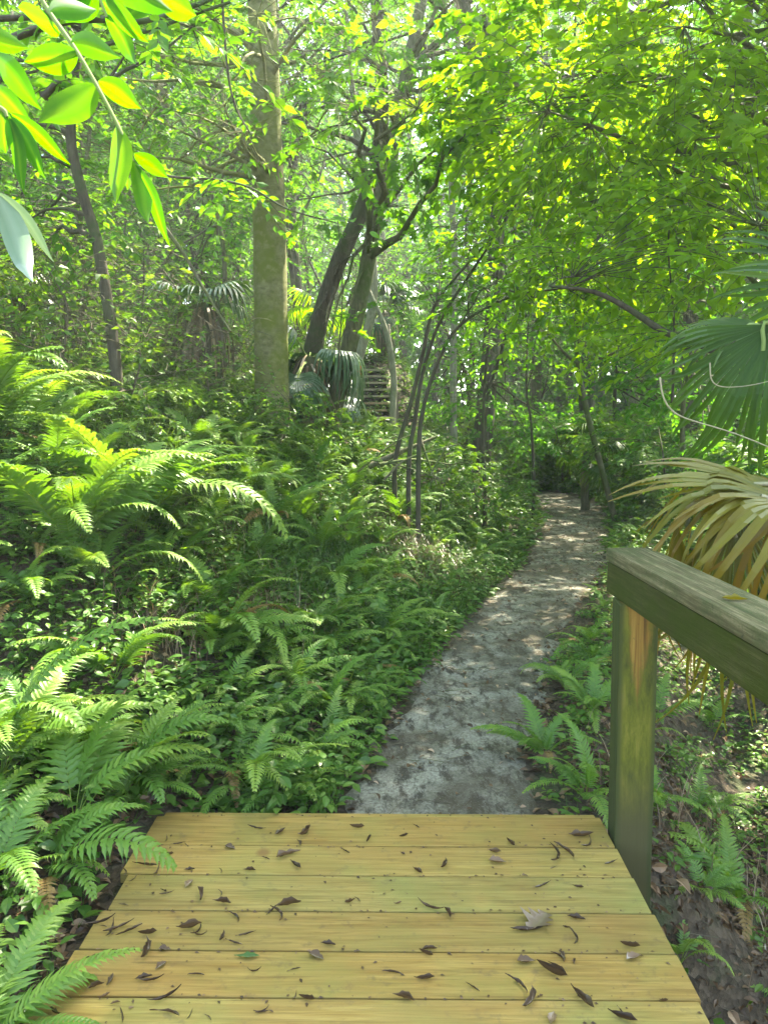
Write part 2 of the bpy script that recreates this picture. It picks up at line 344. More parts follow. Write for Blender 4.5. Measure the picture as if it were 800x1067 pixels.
M['steplit'] = surf('sunlit_step_wood', bark((.30, .20, .12), (.50, .36, .25), (.35, .28, .2), .7), bump=.2)  # orange sunlight put into the colour of two steps
M['stepold'] = surf('pale_step_wood', bark((.22, .19, .14), (.40, .36, .28), (.24, .22, .14), .66), bump=.2)
M['blaze'] = surf('red_paint', bark((.55, .08, .07), (.6, .14, .12), (.5, .1, .1), .7), bump=.1)

# ------------------------------------------------------------------ leaves
LEAF4 = (np.array([[0, 0, 0], [.30, .42, .07], [0, 1, -.10], [-.30, .42, .07]]), np.array([[0, 1, 2], [0, 2, 3]]))
LEAF8 = (np.array([[0, 0, 0], [.20, .18, .04], [.29, .45, .06], [.18, .75, .0], [0, 1, -.12], [-.18, .75, .0], [-.29, .45, .06], [-.20, .18, .04], [0, .45, 0]]),
         np.array([[0, 1, 8], [1, 2, 8], [2, 3, 8], [3, 4, 8], [4, 5, 8], [5, 6, 8], [6, 7, 8], [7, 0, 8]]))
MAPLE = (np.array([[0, 0, 0], [.42, .10, .03], [.22, .32, .02], [.52, .62, -.03], [.16, .60, .02], [0, 1, -.10], [-.16, .60, .02], [-.52, .62, -.03], [-.22, .32, .02], [-.42, .10, .03], [0, .4, 0]]),
         np.array([[0, 1, 2], [0, 2, 10], [2, 3, 4], [2, 4, 10], [10, 4, 5], [10, 5, 6], [10, 6, 8], [6, 7, 8], [0, 10, 8], [0, 8, 9]]))
def put_leaves(geo, P, D, Nn, S, tmpl, tint, wid=1.0):
    """P base, D direction, Nn approx normal, S size: one leaf each"""
    V, F = tmpl
    D = unit(D); X = unit(np.cross(D, Nn)); Z = np.cross(X, D)
    W = P[:, None] + S[:, None, None] * (V[None, :, 0:1] * wid * X[:, None] + V[None, :, 1:2] * D[:, None] + V[None, :, 2:3] * Z[:, None])
    k = len(V); T = (np.arange(len(P)) * k)[:, None, None] + F[None]
    geo.add(W.reshape(-1, 3), tris=T.reshape(-1, 3), tint=np.repeat(tint, k))
def sprays(gl, gw, P, D, L, nleaf, size, tmpl, r, flt=True, wid=1.0, twig=.004, zmin=None):
    """leafy twigs: alternate leaves in a loosely flat spray"""
    if not len(P): return
    D = unit(D); n = len(P)
    up = unit(np.array([0, 0, 1.]) + r.normal(0, .28, (n, 3)))
    side = unit(np.cross(D, up)); up = np.cross(side, D)
    keep = np.ones(n, bool)
    if flt: keep &= ~lit_reject(P + D * L[:, None] * .5, r)
    P, D, L, up, side = P[keep], D[keep], L[keep], up[keep], side[keep]; n = len(P)
    if not n: return
    bend = r.uniform(.1, .45, n)
    def pt(t): return P[:, None] + L[:, None, None] * (D[:, None] * t[..., None] - np.array([0, 0, 1.]) * (bend[:, None] * t ** 2)[..., None])
    t = np.clip((np.arange(nleaf)[None] + r.uniform(.2, 1, (n, nleaf))) / nleaf, .05, 1); pos = pt(t)
    sgn = np.where(np.arange(nleaf) % 2, 1, -1)[None, :, None]
    a = r.uniform(.5, 1.2, (n, nleaf, 1)) * sgn
    ld = D[:, None] * np.cos(a) + side[:, None] * np.sin(a) + r.normal(0, .25, (n, nleaf, 3)); ld[..., 2] -= .25
    nm = up[:, None] + r.normal(0, .38, (n, nleaf, 3))
    S = size * r.uniform(.55, 1.25, (n, nleaf)) * np.sqrt(np.clip(1.25 - t * .5, .4, 1))
    tw = r.uniform(0, 1, (n, 1)) * .5; tn = np.clip(tw + r.uniform(0, .5, (n, nleaf)), 0, 1)
    q = (n * nleaf,)
    put_leaves(gl, pos.reshape(-1, 3), ld.reshape(-1, 3), nm.reshape(-1, 3), S.reshape(q), tmpl, tn.reshape(q), wid)
    if gw is not None:
        tt = np.array([[0, .35, .7, 1.]]).repeat(n, 0); C = pt(tt); rr = twig * np.array([1, .8, .6, .3])
        th = np.array([0, 2.1, 4.2]); ring = C[:, :, None] + rr[None, :, None, None] * (np.cos(th)[None, None, :, None] * side[:, None, None] + np.sin(th)[None, None, :, None] * up[:, None, None])
        base = (np.arange(n) * 12)[:, None, None, None]; i = np.arange(3)[None, :, None, None] * 3; j = np.arange(3)[None, None, :, None]; k = (j + 1) % 3
        Q = np.concatenate([base + i + j, base + i + k, base + i + 3 + k, base + i + 3 + j], -1)
        gw.add(ring.reshape(-1, 3), quads=Q.reshape(-1, 4))
def limb(g, a, b, r0, r1, r, sag=.1, n=7, sides=6):
    a = np.asarray(a, float); b = np.asarray(b, float); t = np.linspace(0, 1, n)[:, None]; L = np.linalg.norm(b - a)
    P = a + (b - a) * t; w_ = r.normal(0, .05 * L, (n, 3)); w_ = np.cumsum(w_, 0) * .45; w_ -= t * w_[-1]; P = P + w_ - w_[0] * (1 - t)
    P[:, 2] += sag * L * np.sin(np.pi * t[:, 0])
    g.tube(P, np.linspace(r0, r1, n), sides); return P
def tree_meshes(name, trunk, rad, blobs, leafm, barkm, seed, flt=True, tmpl=LEAF4, nl=14, size=.1, wid=1.0, sides=10, L=(.35, .7), wob=.04):
    """trunk polyline + radii; blobs = (centre, radii, number of sprays). Returns meshes trunk, branches, crown"""
    r = np.random.default_rng(seed); trunk = np.asarray(trunk, float)
    gt = Geo(); P = smooth_pts(trunk, 28); rr = np.interp(np.linspace(0, 1, len(P)), np.linspace(0, 1, len(rad)), rad)
    gt.tube(P, rr, sides, wob=wob); gw = gt; gl = Geo()
    for c, br, ns in blobs:
        c = np.asarray(c, float); br = np.asarray(br, float)
        nlimb = max(2, min(9, ns // 22)); ends = []
        cand = P[int(len(P) * .4):]
        for i in range(nlimb):
            e = c + unit(r.normal(0, 1, 3)) * br * r.uniform(.35, .85)
            d = np.linalg.norm(cand - e, axis=1) + np.maximum(cand[:, 2] - e[2] + .2, 0) * 1.5; k = int(np.clip(np.argmin(d) + r.integers(-3, 4), 0, len(cand) - 1)); a = cand[k]
            lr = min(rr[int(len(P) * .4) + k] * .6, .012 + .012 * np.linalg.norm(e - a))
            ends.append(limb(gw, a, e, lr, .006, r, r.uniform(-.05, .15)))
        ends = np.concatenate([q[2:] for q in ends])
        pos = c + unit(r.normal(0, 1, (ns, 3))) * br * (r.random((ns, 1)) ** .42)
        d = ((ends[None] - pos[:, None]) ** 2).sum(-1); near = ends[np.argmin(d, 1)]
        dirv = unit(pos - near) * .6 + unit((pos - c) / br) * .7 + r.normal(0, .35, (ns, 3)); dirv[:, 2] *= .45
        for i in range(0, ns, 1 if flt else 4): limb(gw, near[i], pos[i] + unit(dirv[i]) * .05, .004, .002, r, .05, 4, 3)
        sprays(gl, gw, pos, dirv, r.uniform(L[0], L[1], ns), nl, size, tmpl, r, flt, wid)
    return gt.mesh(name + '_trunk', barkm, True), None, gl.mesh(name + '_crown', leafm) if gl.n else None
def tree(name, ms, loc, label, cat='tree', group=None, rz=0, sc=1.0, crown='crown'):
    o = thing(name, loc, label, cat, group, rz); o.scale = (sc, sc, sc)
    for n_, m_ in zip(('trunk', 'branches', crown), ms):
        if m_ is not None: link(n_, m_, o)
    return o
def rel(pts, loc): return [np.asarray(p, float) - np.asarray(loc, float) for p in pts]

# ------------------------------------------------------------------ structure: ground and path
def axis(lo, hi, fine_lo, fine_hi, step, grow=1.16):
    a = list(np.arange(fine_lo, fine_hi, step)); s = step; x = fine_lo
    while x > lo: s *= grow; x -= s; a.insert(0, x)
    s = step; x = a[-1]
    while x < hi: s *= grow; x += s; a.append(x)
    return np.array(a)
gx, gy = axis(-400, 400, -4.5, 4.5, .07), axis(-300, 600, 1.2, 13, .08)
X, Y = np.meshgrid(gx, gy); Z = ground_z(X, Y); nx, ny = len(gx), len(gy)
i = np.arange(ny - 1)[:, None] * nx + np.arange(nx - 1)[None]
go = link('ground', mesh_np('ground', np.stack([X, Y, Z], -1).reshape(-1, 3), np.stack([i, i + 1, i + nx + 1, i + nx], -1).reshape(-1, 4), M['ground'], smooth=True))
tag(go, 'dark brown forest floor rising in a bank beside the dirt path', None, kind='structure')
ys = np.arange(2.95, 18.2, .07); ts = np.linspace(-1, 1, 27); Yp, Tp = np.meshgrid(ys, ts, indexing='ij')
edge = 1 + .20 * vnoise(Yp, Tp * 0 + np.sign(Tp) * 3, 2.2, 11) + .11 * vnoise(Yp, np.sign(Tp) * 5, 7, 12)
Xp = pathx(Yp) + Tp * (pathw(Yp) / 2) * edge * 1.08
Zp = ground_z(Xp, Yp) + .016 - .035 * np.abs(Tp) ** 6 + .008 * vnoise(Xp, Yp, 9, 13) + .005 * vnoise(Xp, Yp, 22, 14)
a, b = Xp.shape; i = np.arange(a - 1)[:, None] * b + np.arange(b - 1)[None]
po = link('path', mesh_np('path', np.stack([Xp, Yp, Zp], -1).reshape(-1, 3), np.stack([i, i + 1, i + b + 1, i + b], -1).reshape(-1, 4), M['path'], smooth=True))
tag(po, 'narrow grey sandy footpath winding away from the bridge', None, kind='structure')

# ------------------------------------------------------------------ footbridge
DY = R(.55)
fb = thing('footbridge', (0, 2.96, 0), 'yellowish timber footbridge deck with one mossy handrail at its right', 'footbridge')
def bx(name, lo, hi, mat, parent=fb, bev=.004, origin=None, rz=0, lab=None, rx=0, ry=0):
    g = Geo(); lo = np.array(lo, float); hi = np.array(hi, float); c = (lo + hi) / 2 if origin is None else np.array(origin, float)
    g.box(lo - c, hi - c, bev=bev); o = link(name, g.mesh(name, mat), parent); o.location = c; o.rotation_euler = (rx, ry, rz)
    if lab: o['label'] = lab
    return o
YE = 2.96
joints = [2.955, 2.735, 2.545, 2.345, 2.155, 1.965] + [1.965 - .19 * k for k in range(1, 19)]
for k in range(len(joints) - 1):
    y1, y0 = joints[k] - .003, joints[k + 1] + .003
    l = -.905 - .055 * random.random(); rr_ = .868 + .012 * random.random()
    bx('deck_board', (l, y0 - YE, -.038), (rr_, y1 - YE, 0), M['deck'], rz=R(random.uniform(-.15, .15)) - R(.7), ry=R(random.uniform(-.15, .15)))
bx('end_board', (-.90, 2.962 - YE, -.2), (.86, 3.0 - YE, -.012), M['deck'], rz=-R(.7))
for x in (-.8, 0, .72): bx('stringer', (x - .045, -4.6, -.29), (x + .045, -.02, -.042), M['oldwood'])
RZ = R(1.35)
hr_top = 1.099
def raily(x_at0, yy): return x_at0 - math.tan(RZ) * yy
L_ = 4.6; yc = 3.0 - L_ / 2
xc = raily(.945, yc)
bx('rail_cap', (xc, yc - L_ / 2 - YE, 1.049), (xc + .172, yc + L_ / 2 - YE, hr_top), M['cap'], rz=RZ, bev=.008)
bx('rail_board', (xc + .004, yc - L_ / 2 - YE + .01, .925), (xc + .05, yc + L_ / 2 - YE - .012, 1.046), M['rail'], rz=RZ, bev=.006)
def post(y, lab=None):
    xx = raily(.945, y) - .006
    g = Geo(); g.box((-.07, -.07, -1.9), (.07, .07, 0), bev=.007)
    o = link('handrail_post', g.mesh('handrail_post', M['post']), fb); o.location = (xx + .07, y - YE, .923); o.rotation_euler = (0, R(-.8), R(-6))
    if lab: o['label'] = lab
post(2.83, 'square post with orange wood above and bright green algae below'); post(.2); post(-1.3)

# ------------------------------------------------------------------ staircase in the distance
g0 = at(391, 452, 17.0)
st = thing('wooden_staircase', g0, 'small flight of weathered plank steps climbing the far hillside', 'staircase', rz=R(4))
for k in range(10):
    o = bx('step', (-.39, .22 * k, .165 * k), (.39, .22 * k + .28, .165 * k + .045), M['steplit'] if k in (3, 4) else M['stepold'], parent=st)
    if k in (3, 4): o['label'] = 'plank step with sunlit orange in its colour'
for s in (-1, 1):
    g = Geo(); g.tube([(s * .42, -.1, -.15), (s * .42, 2.3, 1.6)], .06, 6); link('stringer', g.mesh('stringer', M['oldwood']), st)
    for k, yy in enumerate((0, 1.1, 2.2)):
        bx('post', (s * .47 - .03, yy - .03, .75 * yy - .3), (s * .47 + .03, yy + .03, .75 * yy + .9), M['oldwood'], parent=st)
    g = Geo(); g.tube([(s * .47, -.05, .88), (s * .47, 2.3, 2.62)], .03, 6); link('handrail', g.mesh('handrail', M['oldwood']), st)

# ------------------------------------------------------------------ explicit trees of the middle ground
def ground_at(u, Yd): 
    x = (u - 400) / FPX * Yd; return np.array([x, Yd, float(ground_z(x, Yd)) - .05])
def px_tree(name, pts, rad, blobs, leafm, barkm, seed, label, cat='tree', group=None, **kw):
    """pts: (u, v, Y) picture points from above the ground upwards"""
    W = [at(*p) for p in pts]; b = W[0].copy(); gz = float(ground_z(b[0], b[1])) - .06
    if b[2] - gz > .15: W = [np.array([b[0], b[1], gz])] + W; rad = [rad[0] * 1.1] + list(rad)
    else: W[0][2] = min(W[0][2], gz)
    loc = W[0].copy()
    bl = [(np.asarray(c) - loc, r_, n_) for c, r_, n_ in blobs]
    # the sun filter works on world positions
    global lit_reject
    keep = lit_reject
    def moved(P, r, k=keep, l=loc): return k(P + l, r)
    lit_reject = moved
    ms = tree_meshes(name, rel(W, loc), rad, bl, leafm, barkm, seed, **kw)
    lit_reject = keep
    return tree(name, ms, loc, label, cat, group)

px_tree('broadleaf_tree', [(284, 470, 9.5), (283, 380, 9.5), (281, 250, 9.5), (277, 120, 9.5), (273, 0, 9.5), (268, -200, 9.6), (262, -500, 9.8)],
        [.235, .205, .20, .185, .17, .16, .12, .04],
        [(at(190, 130, 8.5), (1.1, .6, .7), 70), (at(240, 60, 8.3), (1.3, .7, .6), 80), (at(330, 110, 8.4), (.9, .6, .8), 60), (at(100, 60, 8.8), (1.2, .8, .7), 90), (at(180, 200, 9), (1.1, .6, .5), 60), (at(120, 130, 8), (.9, .6, .5), 60), (at(225, 140, 7.6), (.8, .5, .5), 50), (at(330, 20, 8), (1.0, .6, .5), 50), ((-3.2, 9.0, 8.0), (2.2, 2, 1.6), 200), ((-.2, 9.8, 8.0), (2.4, 2.4, 1.8), 240), ((-1.4, 10, 10.5), (2.6, 2.6, 2), 260)],
        M['canopy'], M['bark_main'], 1, 'thick straight mottled tree trunk with smooth greenish bark left of centre', sides=16, size=.12, wob=.025)
px_tree('leaning_tree', [(338, 475, 11), (350, 420, 11), (364, 360, 11), (380, 290, 11), (392, 225, 11), (408, 160, 11), (425, 70, 11), (450, -60, 11.2), (480, -300, 11.5)],
        [.125, .12, .115, .11, .10, .095, .09, .07, .03],
        [(at(350, 350, 10.6), (.4, .3, .5), 22), (at(385, 250, 10.4), (.4, .3, .5), 22), (at(400, 190, 9.6), (.7, .5, .5), 45), (at(440, 120, 9.0), (.9, .6, .6), 60), ((.35, 7.4, 4.6), (1.3, 1.0, .55), 120), ((.6, 9.6, 6.1), (2.0, 1.6, 1.1), 260), ((1.8, 12.0, 7.8), (2.2, 2, 1.5), 220), ((-.6, 11.5, 5.2), (1.2, 1.4, .8), 90)],
        M['maple'], M['bark_grey'], 2, 'grey leaning tree trunk behind the thick straight trunk, beside the far steps', tmpl=MAPLE, size=.13, wid=.9)
px_tree('mossy_tree', [(316, 420, 11.6), (330, 345, 11.6), (352, 275, 11.5), (384, 200, 11.4), (398, 120, 11.4), (392, 0, 11.6), (380, -200, 12)],
        [.135, .13, .12, .115, .10, .085, .03],
        [(at(325, 360, 11), (.4, .3, .6), 22), (at(350, 270, 10.9), (.4, .3, .5), 22), ((-1.5, 11.6, 6.0), (1.9, 1.6, 1.2), 200), ((-.3, 12.6, 8.5), (2, 2, 1.6), 180)],
        M['maple'], M['bark_dark'], 3, 'dark mossy trunk leaning right across the grey leaning trunk', tmpl=MAPLE, size=.13, wid=.9)
px_tree('crooked_tree', [(121, 385, 7), (113, 320, 7), (101, 250, 7), (86, 200, 7), (74, 140, 7), (82, 60, 7.1), (100, -60, 7.2)],
        [.055, .05, .048, .045, .042, .035, .015],
        [(at(40, 190, 7.4), (.8, .6, .6), 50), (at(20, 260, 8), (.8, .6, .5), 45), ((-3.0, 7.0, 4.6), (1.4, 1.2, .8), 110), ((-1.9, 7.4, 5.2), (1.2, 1.1, .8), 90)],
        M['canopy'], M['bark_dark'], 4, 'thin crooked dark trunk at far left behind the ferns', size=.11)
px_tree('pale_tree', [(473, 470, 17), (472, 380, 17), (474, 280, 17), (470, 180, 17), (476, 60, 17), (480, -120, 17)],
        [.08, .075, .07, .065, .06, .03], [((1.6, 17, 9), (2.4, 2, 2), 200), ((2.4, 16.4, 7), (1.6, 1.5, 1.2), 120)],
        M['back'], M['bark_pale'], 5, 'slim pale whitish trunk right of the far steps', size=.13)
bz = px_tree('blazed_tree', [(366, 470, 14), (367, 420, 14), (374, 372, 14), (388, 320, 14), (386, 240, 14), (370, 120, 14), (360, 0, 14.2)],
        [.11, .10, .09, .08, .075, .06, .02], [((-.9, 14.2, 7.2), (1.8, 1.6, 1.4), 140)],
        M['back'], M['bark_pale'], 6, 'thin pale trunk with a red paint mark beside the steps', size=.12)
g = Geo(); p0 = at(372, 388, 13.9) - np.array(bz.location); g.box(p0 + np.array([-.07, -.02, -.11]), p0 + np.array([.07, .01, .11]), bev=.008); o = link('paint_mark', g.mesh('paint_mark', M['blaze']), bz)
px_tree('bent_tree', [(408, 470, 13.4), (409, 430, 13.4), (410, 390, 13.4), (402, 345, 13.4), (384, 300, 13.5)],
        [.06, .06, .055, .05, .02], [((-.3, 13.4, 4.4), (.9, .8, .5), 40)],
        M['back'], M['bark_pale'], 61, 'short pale bent trunk on the right side of the far steps', size=.12)
ARCH = 'thin arching saplings right of the far steps'
for k, (pts, lab) in enumerate([
    ([(412, 478, 8.6), (428, 420, 8.6), (440, 370, 8.6), (452, 320, 8.6), (478, 285, 8.6), (512, 248, 8.6), (540, 210, 8.5)], 'leftmost dark arching sapling right of the far steps'),
    ([(426, 480, 8.4), (432, 440, 8.4), (440, 390, 8.4), (458, 335, 8.4), (490, 285, 8.4), (520, 240, 8.3), (552, 190, 8.2)], 'middle one of the thin saplings arching over the path'),
    ([(436, 478, 8.2), (440, 430, 8.2), (455, 380, 8.2), (478, 340, 8.2), (530, 310, 8.1), (590, 300, 7.9)], 'lowest arching sapling, bending far right over the path'),
    ([(505, 520, 10.5), (503, 440, 10.5), (508, 360, 10.5), (520, 260, 10.5), (512, 150, 10.5)], 'upright thin sapling beside the bend of the path'),
    ([(556, 500, 13), (553, 440, 13), (548, 400, 13), (552, 300, 13), (560, 180, 13)], 'straight dark sapling behind the path bend')]):
    e = at(*pts[-1]); m_ = at(*pts[-3])
    px_tree('arching_sapling', pts, list(np.linspace(.027, .008, len(pts))), [(e, (.9, .8, .35), 34), (m_ + np.array([.2, 0, .3]), (.7, .6, .35), 18)], M['maple'], M['bark_dark'], 20 + k, lab, 'sapling', ARCH, size=.10, sides=7)

# bright canopy at upper right: low limbs of trees standing right of the path
px_tree('lime_leaved_tree', [(900, 560, 7.6), (880, 400, 7.6), (850, 250, 7.5), (820, 100, 7.4), (800, -80, 7.4)],
        [.10, .09, .08, .06, .03],
        [((2.0, 6.4, 3.9), (1.25, 1.1, .75), 190), ((3.1, 6.8, 4.6), (1.3, 1.2, .9), 170), ((2.9, 6.2, 3.1), (1.1, .9, .5), 120), ((1.2, 7.2, 4.7), (1.0, 1.0, .8), 130), ((2.2, 8.2, 3.6), (1.4, .8, .8), 130)],
        M['lime'], M['bark_grey'], 7, 'tree at upper right with sunlit yellow green leaves', tmpl=LEAF8, size=.125, nl=14, wid=.85, L=(.4, .9))
px_tree('sunlit_young_tree', [(640, 540, 12.5), (605, 400, 12.3), (600, 300, 12.2), (595, 150, 12), (600, 0, 12)],
        [.05, .045, .04, .03, .015],
        [((2.9, 11.6, 5.2), (1.9, 1.3, 1.5), 240), ((4.6, 12, 4.2), (1.6, 1.3, 1.4), 170), ((3.2, 11, 3.0), (1.5, 1.0, .7), 100)],
        M['lime'], M['bark_grey'], 8, 'slender young tree with glowing leaves behind the path bend', tmpl=LEAF8, size=.11, nl=14, wid=.85)
px_tree('drooping_branch_tree', [(900, 640, 5.8), (850, 480, 5.7), (770, 385, 5.6), (718, 354, 5.6), (690, 345, 5.6), (655, 322, 5.6), (618, 304, 5.6), (572, 298, 5.5)],
        [.04, .036, .032, .028, .026, .021, .016, .008], [((1.55, 5.5, 2.7), (.7, .5, .25), 26), (at(745, 330, 5.6), (.5, .5, .3), 20)],
        M['lime'], M['bark_dark'], 9, 'small dark tree whose bare branch arches left over the path', cat='tree', tmpl=LEAF8, size=.09)
# overhead canopy, trunks left and right of the view, limbs above the picture: added to shade the bridge and path
px_tree('shade_tree', [(1180, 700, 5.0), (1150, 300, 5.0), (1080, -200, 5.0), (1000, -700, 5.2)],
        [.2, .18, .15, .08],
        [((2.7, 5.6, 6.0), (1.9, 1.6, .45), 420), ((4.4, 7.1, 6.3), (1.4, 1.2, .4), 130), ((3.7, 9.7, 7.3), (1.6, 1.4, .5), 170), ((1.9, 4.4, 6.6), (2.6, 2.2, 1.0), 460), ((3.8, 6.2, 7.5), (2.4, 2.2, 1.1), 300), ((.2, 6.8, 7.6), (2.2, 2.0, .9), 300), ((2.6, 8.8, 8.5), (2.2, 2, 1), 240), ((4.2, 2.6, 5.8), (1.8, 1.8, .9), 200)],
        M['canopy'], M['bark_grey'], 10, 'unseen tall tree added beyond the right edge to shade the bridge', size=.14, nl=16)
px_tree('left_shade_tree', [(-520, 700, 4.6), (-480, 200, 4.6), (-380, -300, 4.8)],
        [.14, .12, .07],
        [((-2.2, 6.4, 5.4), (1.6, 1.4, .7), 150), ((-1.0, 4.3, 4.0), (.9, .8, .35), 50), ((-3.4, 4.6, 3.6), (.9, 1.0, .5), 70)],
        M['canopy'], M['bark_dark'], 11, 'tree at the left edge with leafy limbs reaching in overhead', size=.12, nl=14, tmpl=LEAF8)

# ------------------------------------------------------------------ background woods: shared variants
VAR = []
def make_variants():
    r = np.random.default_rng(50)
    for k in range(5):       # tall trees
        h = 12 + 2 * r.random(); tr = [(0, 0, 0), (r.normal(0, .2), r.normal(0, .2), h * .35), (r.normal(0, .5), r.normal(0, .5), h * .7), (r.normal(0, .7), r.normal(0, .7), h)]
        bl = [((r.normal(0, 1.4), r.normal(0, 1.4), h * f), (2.0 + r.random(), 2.0 + r.random(), 1.0 + .5 * r.random()), 150) for f in (.28, .42, .55, .68, .82, .96)]
        VAR.append(('tall', tree_meshes('woodland_tree', tr, [.17, .13, .09, .03], bl, M['back'], M[('bark_grey', 'bark_dark', 'bark_grey', 'bark_pale', 'bark_dark')[k]], 60 + k, flt=False, size=.205, nl=13, sides=8, L=(.5, 1.0))))
    for k in range(4):       # understory trees
        h = 5 + 1.2 * r.random(); tr = [(0, 0, 0), (r.normal(0, .15), r.normal(0, .15), h * .4), (r.normal(0, .5), r.normal(0, .5), h * .75), (r.normal(0, .8), r.normal(0, .8), h)]
        bl = [((r.normal(0, .7), r.normal(0, .7), h * f), (1.2, 1.2, .55), 75) for f in (.28, .45, .65, .85, 1.0)]
        VAR.append(('under', tree_meshes('understory_tree', tr, [.05, .04, .03, .012], bl, M['back'], M[('bark_grey', 'bark_dark')[k % 2]], 80 + k, flt=False, size=.13, nl=13, sides=6)))
    for k in range(4):       # shrubs
        tr = [(0, 0, 0), (.05, 0, .4), (r.normal(0, .15), r.normal(0, .15), 1.0), (r.normal(0, .2), 0, 1.4)]
        bl = [((r.normal(0, .3), r.normal(0, .3), z), (.75, .75, .4), 55) for z in (.35, .75, 1.2)]
        VAR.append(('shrub', tree_meshes('understory_shrub', tr, [.02, .016, .012, .006], bl, M['shrub'], M['twig'], 100 + k, flt=False, size=.10, nl=13, sides=5, L=(.2, .45))))
make_variants()
def filtered(me, Mw, seed):
    """copy of a shared crown without the leaves that would darken a spot picked to be lit"""
    n = len(me.vertices); V = np.empty(n * 3, np.float32); me.vertices.foreach_get('co', V); V = V.reshape(-1, 3)
    W = V @ np.array(Mw)[:3, :3].T + np.array(Mw)[:3, 3]; C = W.reshape(-1, 4, 3).mean(1)
    rej = lit_reject(C, np.random.default_rng(seed))
    if rej.mean() < .01: return me
    t = np.empty(n, np.float32); me.attributes['tint'].data.foreach_get('value', t)
    k = ~rej; nv = V.reshape(-1, 4, 3)[k].reshape(-1, 3); m = k.sum()
    if m < 5: return None
    F = (np.arange(m) * 4)[:, None, None] + LEAF4[1][None]
    return mesh_np(me.name, nv, F.reshape(-1, 3), me.materials[0], t.reshape(-1, 4)[k].ravel())
def place_var(kind, x, y, s, label, group, seed, crown='crown', dz=0):
    vs_ = [v for v in VAR if v[0] == kind]; ms = list(vs_[seed % len(vs_)][1])
    z = float(ground_z(x, y)) - .08 + dz; rz = (seed * 2.399) % 6.283
    Mw = Matrix.LocRotScale(Vector((x, y, z)), Euler((0, 0, rz)), Vector((s, s, s)))
    ms[2] = filtered(ms[2], Mw, seed)
    return tree({'tall': 'woodland_tree', 'under': 'understory_tree', 'shrub': 'understory_shrub'}[kind], ms, (x, y, z), label, {'tall': 'tree', 'under': 'tree', 'shrub': 'shrub'}[kind], group, rz, s, crown)
r = np.random.default_rng(33)
pts = []
def free(x, y, d): return all((x - a) ** 2 + (y - b) ** 2 > d * d for a, b in pts)
def scatter(n, ylo, yhi, spread, d, fn):
    c = 0; tries = 0
    while c < n and tries < 6000:
        tries += 1
        y = r.uniform(ylo, yhi); x = r.uniform(-spread * y - 2, spread * y + 2)
        if abs(x - float(pathx(y))) < float(pathw(y)) / 2 + (.9 if y < 15 else .3): continue
        if not free(x, y, d): continue
        if not fn(x, y, c): continue
        pts.append((x, y)); c += 1
def zone(x, y):
    u = 400 + FPX * x / y
    for lim, nm in ((60, 'at the far left edge'), (170, 'behind the thin crooked trunk'), (262, 'just left of the thick trunk'), (345, 'just right of the thick trunk'), (425, 'around the far steps'), (520, 'right of the arching saplings'), (640, 'behind the bend of the path'), (720, 'behind the lime leaves'), (9999, 'at the far right edge')):
        if u < lim: return nm
def f_tall(x, y, k):
    if 345 < 400 + FPX * x / y < (470 if y < 21 else 432) and y < 25: return False
    c = ('grey', 'dark', 'grey', 'whitish', 'dark')[(200 + k) % 5]; zn = zone(x, y)
    place_var('tall', x, y, r.uniform(.85, 1.3), f'{c} barked tall tree ' + ('in the woods ' if y < 27 else 'far back in the woods ') + zn, f'{c} tall trees ' + ('far back ' if y >= 27 else '') + zn, 200 + k); return True
scatter(26, 14.5, 27, .68, 2.4, f_tall)
scatter(34, 27, 44, .66, 2.6, f_tall)
for k, (x, y, sc_) in enumerate([(3.4, 18.9, 1.2), (4.5, 19.2, 1.3), (2.5, 18.8, 1.1), (5.3, 18.2, 1.1), (3.9, 20.3, 1.5)]): place_var('shrub', x, y, sc_, 'leafy shrub closing the far end of the path', 'shrubs at the end of the path', 600 + k, 'foliage')
LS = [(-3.6, 6.6, 1.0), (-2.9, 6.9, .9), (-2.3, 7.2, .7), (-4.2, 7.6, 1.2), (-3.2, 8.2, 1.1), (-1.9, 8.6, .7), (-4.8, 8.8, 1.3), (-2.4, 9.0, 1.0), (.7, 9.6, .65), (-4.0, 10.2, 1.5), (-5.0, 11, 1.6), (-2.2, 11.2, 1.2), (1.3, 10.6, .8)]
for k, (x, y, sc_) in enumerate(LS): pts.append((x, y)); place_var('shrub', x, y, sc_, f'waist high leafy shrub among the ferns {zone(x, y)}, {"front" if y < 7.4 else "middle" if y < 9.1 else "back"} row', f'shrubs among the ferns {zone(x, y)}', 620 + k, 'foliage')
def f_under(x, y, k):
    if abs(x + .2 * y / 17) < 1.7 and y < 19: return False
    if x < -1 and y < 9.5: return False
    c = ('grey', 'dark')[k % 2]; zn = zone(x, y); nf = 'nearer' if y < 16 else 'farther'
    place_var('under', x, y, r.uniform(.7, 1.15), f'{nf} low bushy tree with {c} stem {zn}', f'{nf} {c} stemmed bushy trees {zn}', 300 + k); return True
scatter(64, 9.5, 26, .62, 1.15, f_under)
def f_shrub(x, y, k):
    if abs(x + .2 * y / 17) < 1.35 and 9 < y < 20: return False
    if y < 8 and x < 3: return False
    zn = zone(x, y); nf = 'nearer' if y < 14 else 'farther'
    place_var('shrub', x, y, r.uniform(.6, 1.25), f'{nf} leafy green shrub {zn}', f'{nf} shrubs {zn}', 400 + k, 'foliage'); return True
scatter(120, 6.5, 26, .6, .65, f_shrub)
# trees to either side and behind, for the light and for a step aside
for k, (x, y) in enumerate([(-7.5, 4.5), (-8.5, 9), (8.5, 5.5), (9.5, 10)]):
    place_var('tall', x, y, .9, 'woodland tree standing beside the view ' + ('left of' if x < 0 else 'right of') + ' the footbridge', 'trees beside the view ' + ('left' if x < 0 else 'right'), 500 + k)
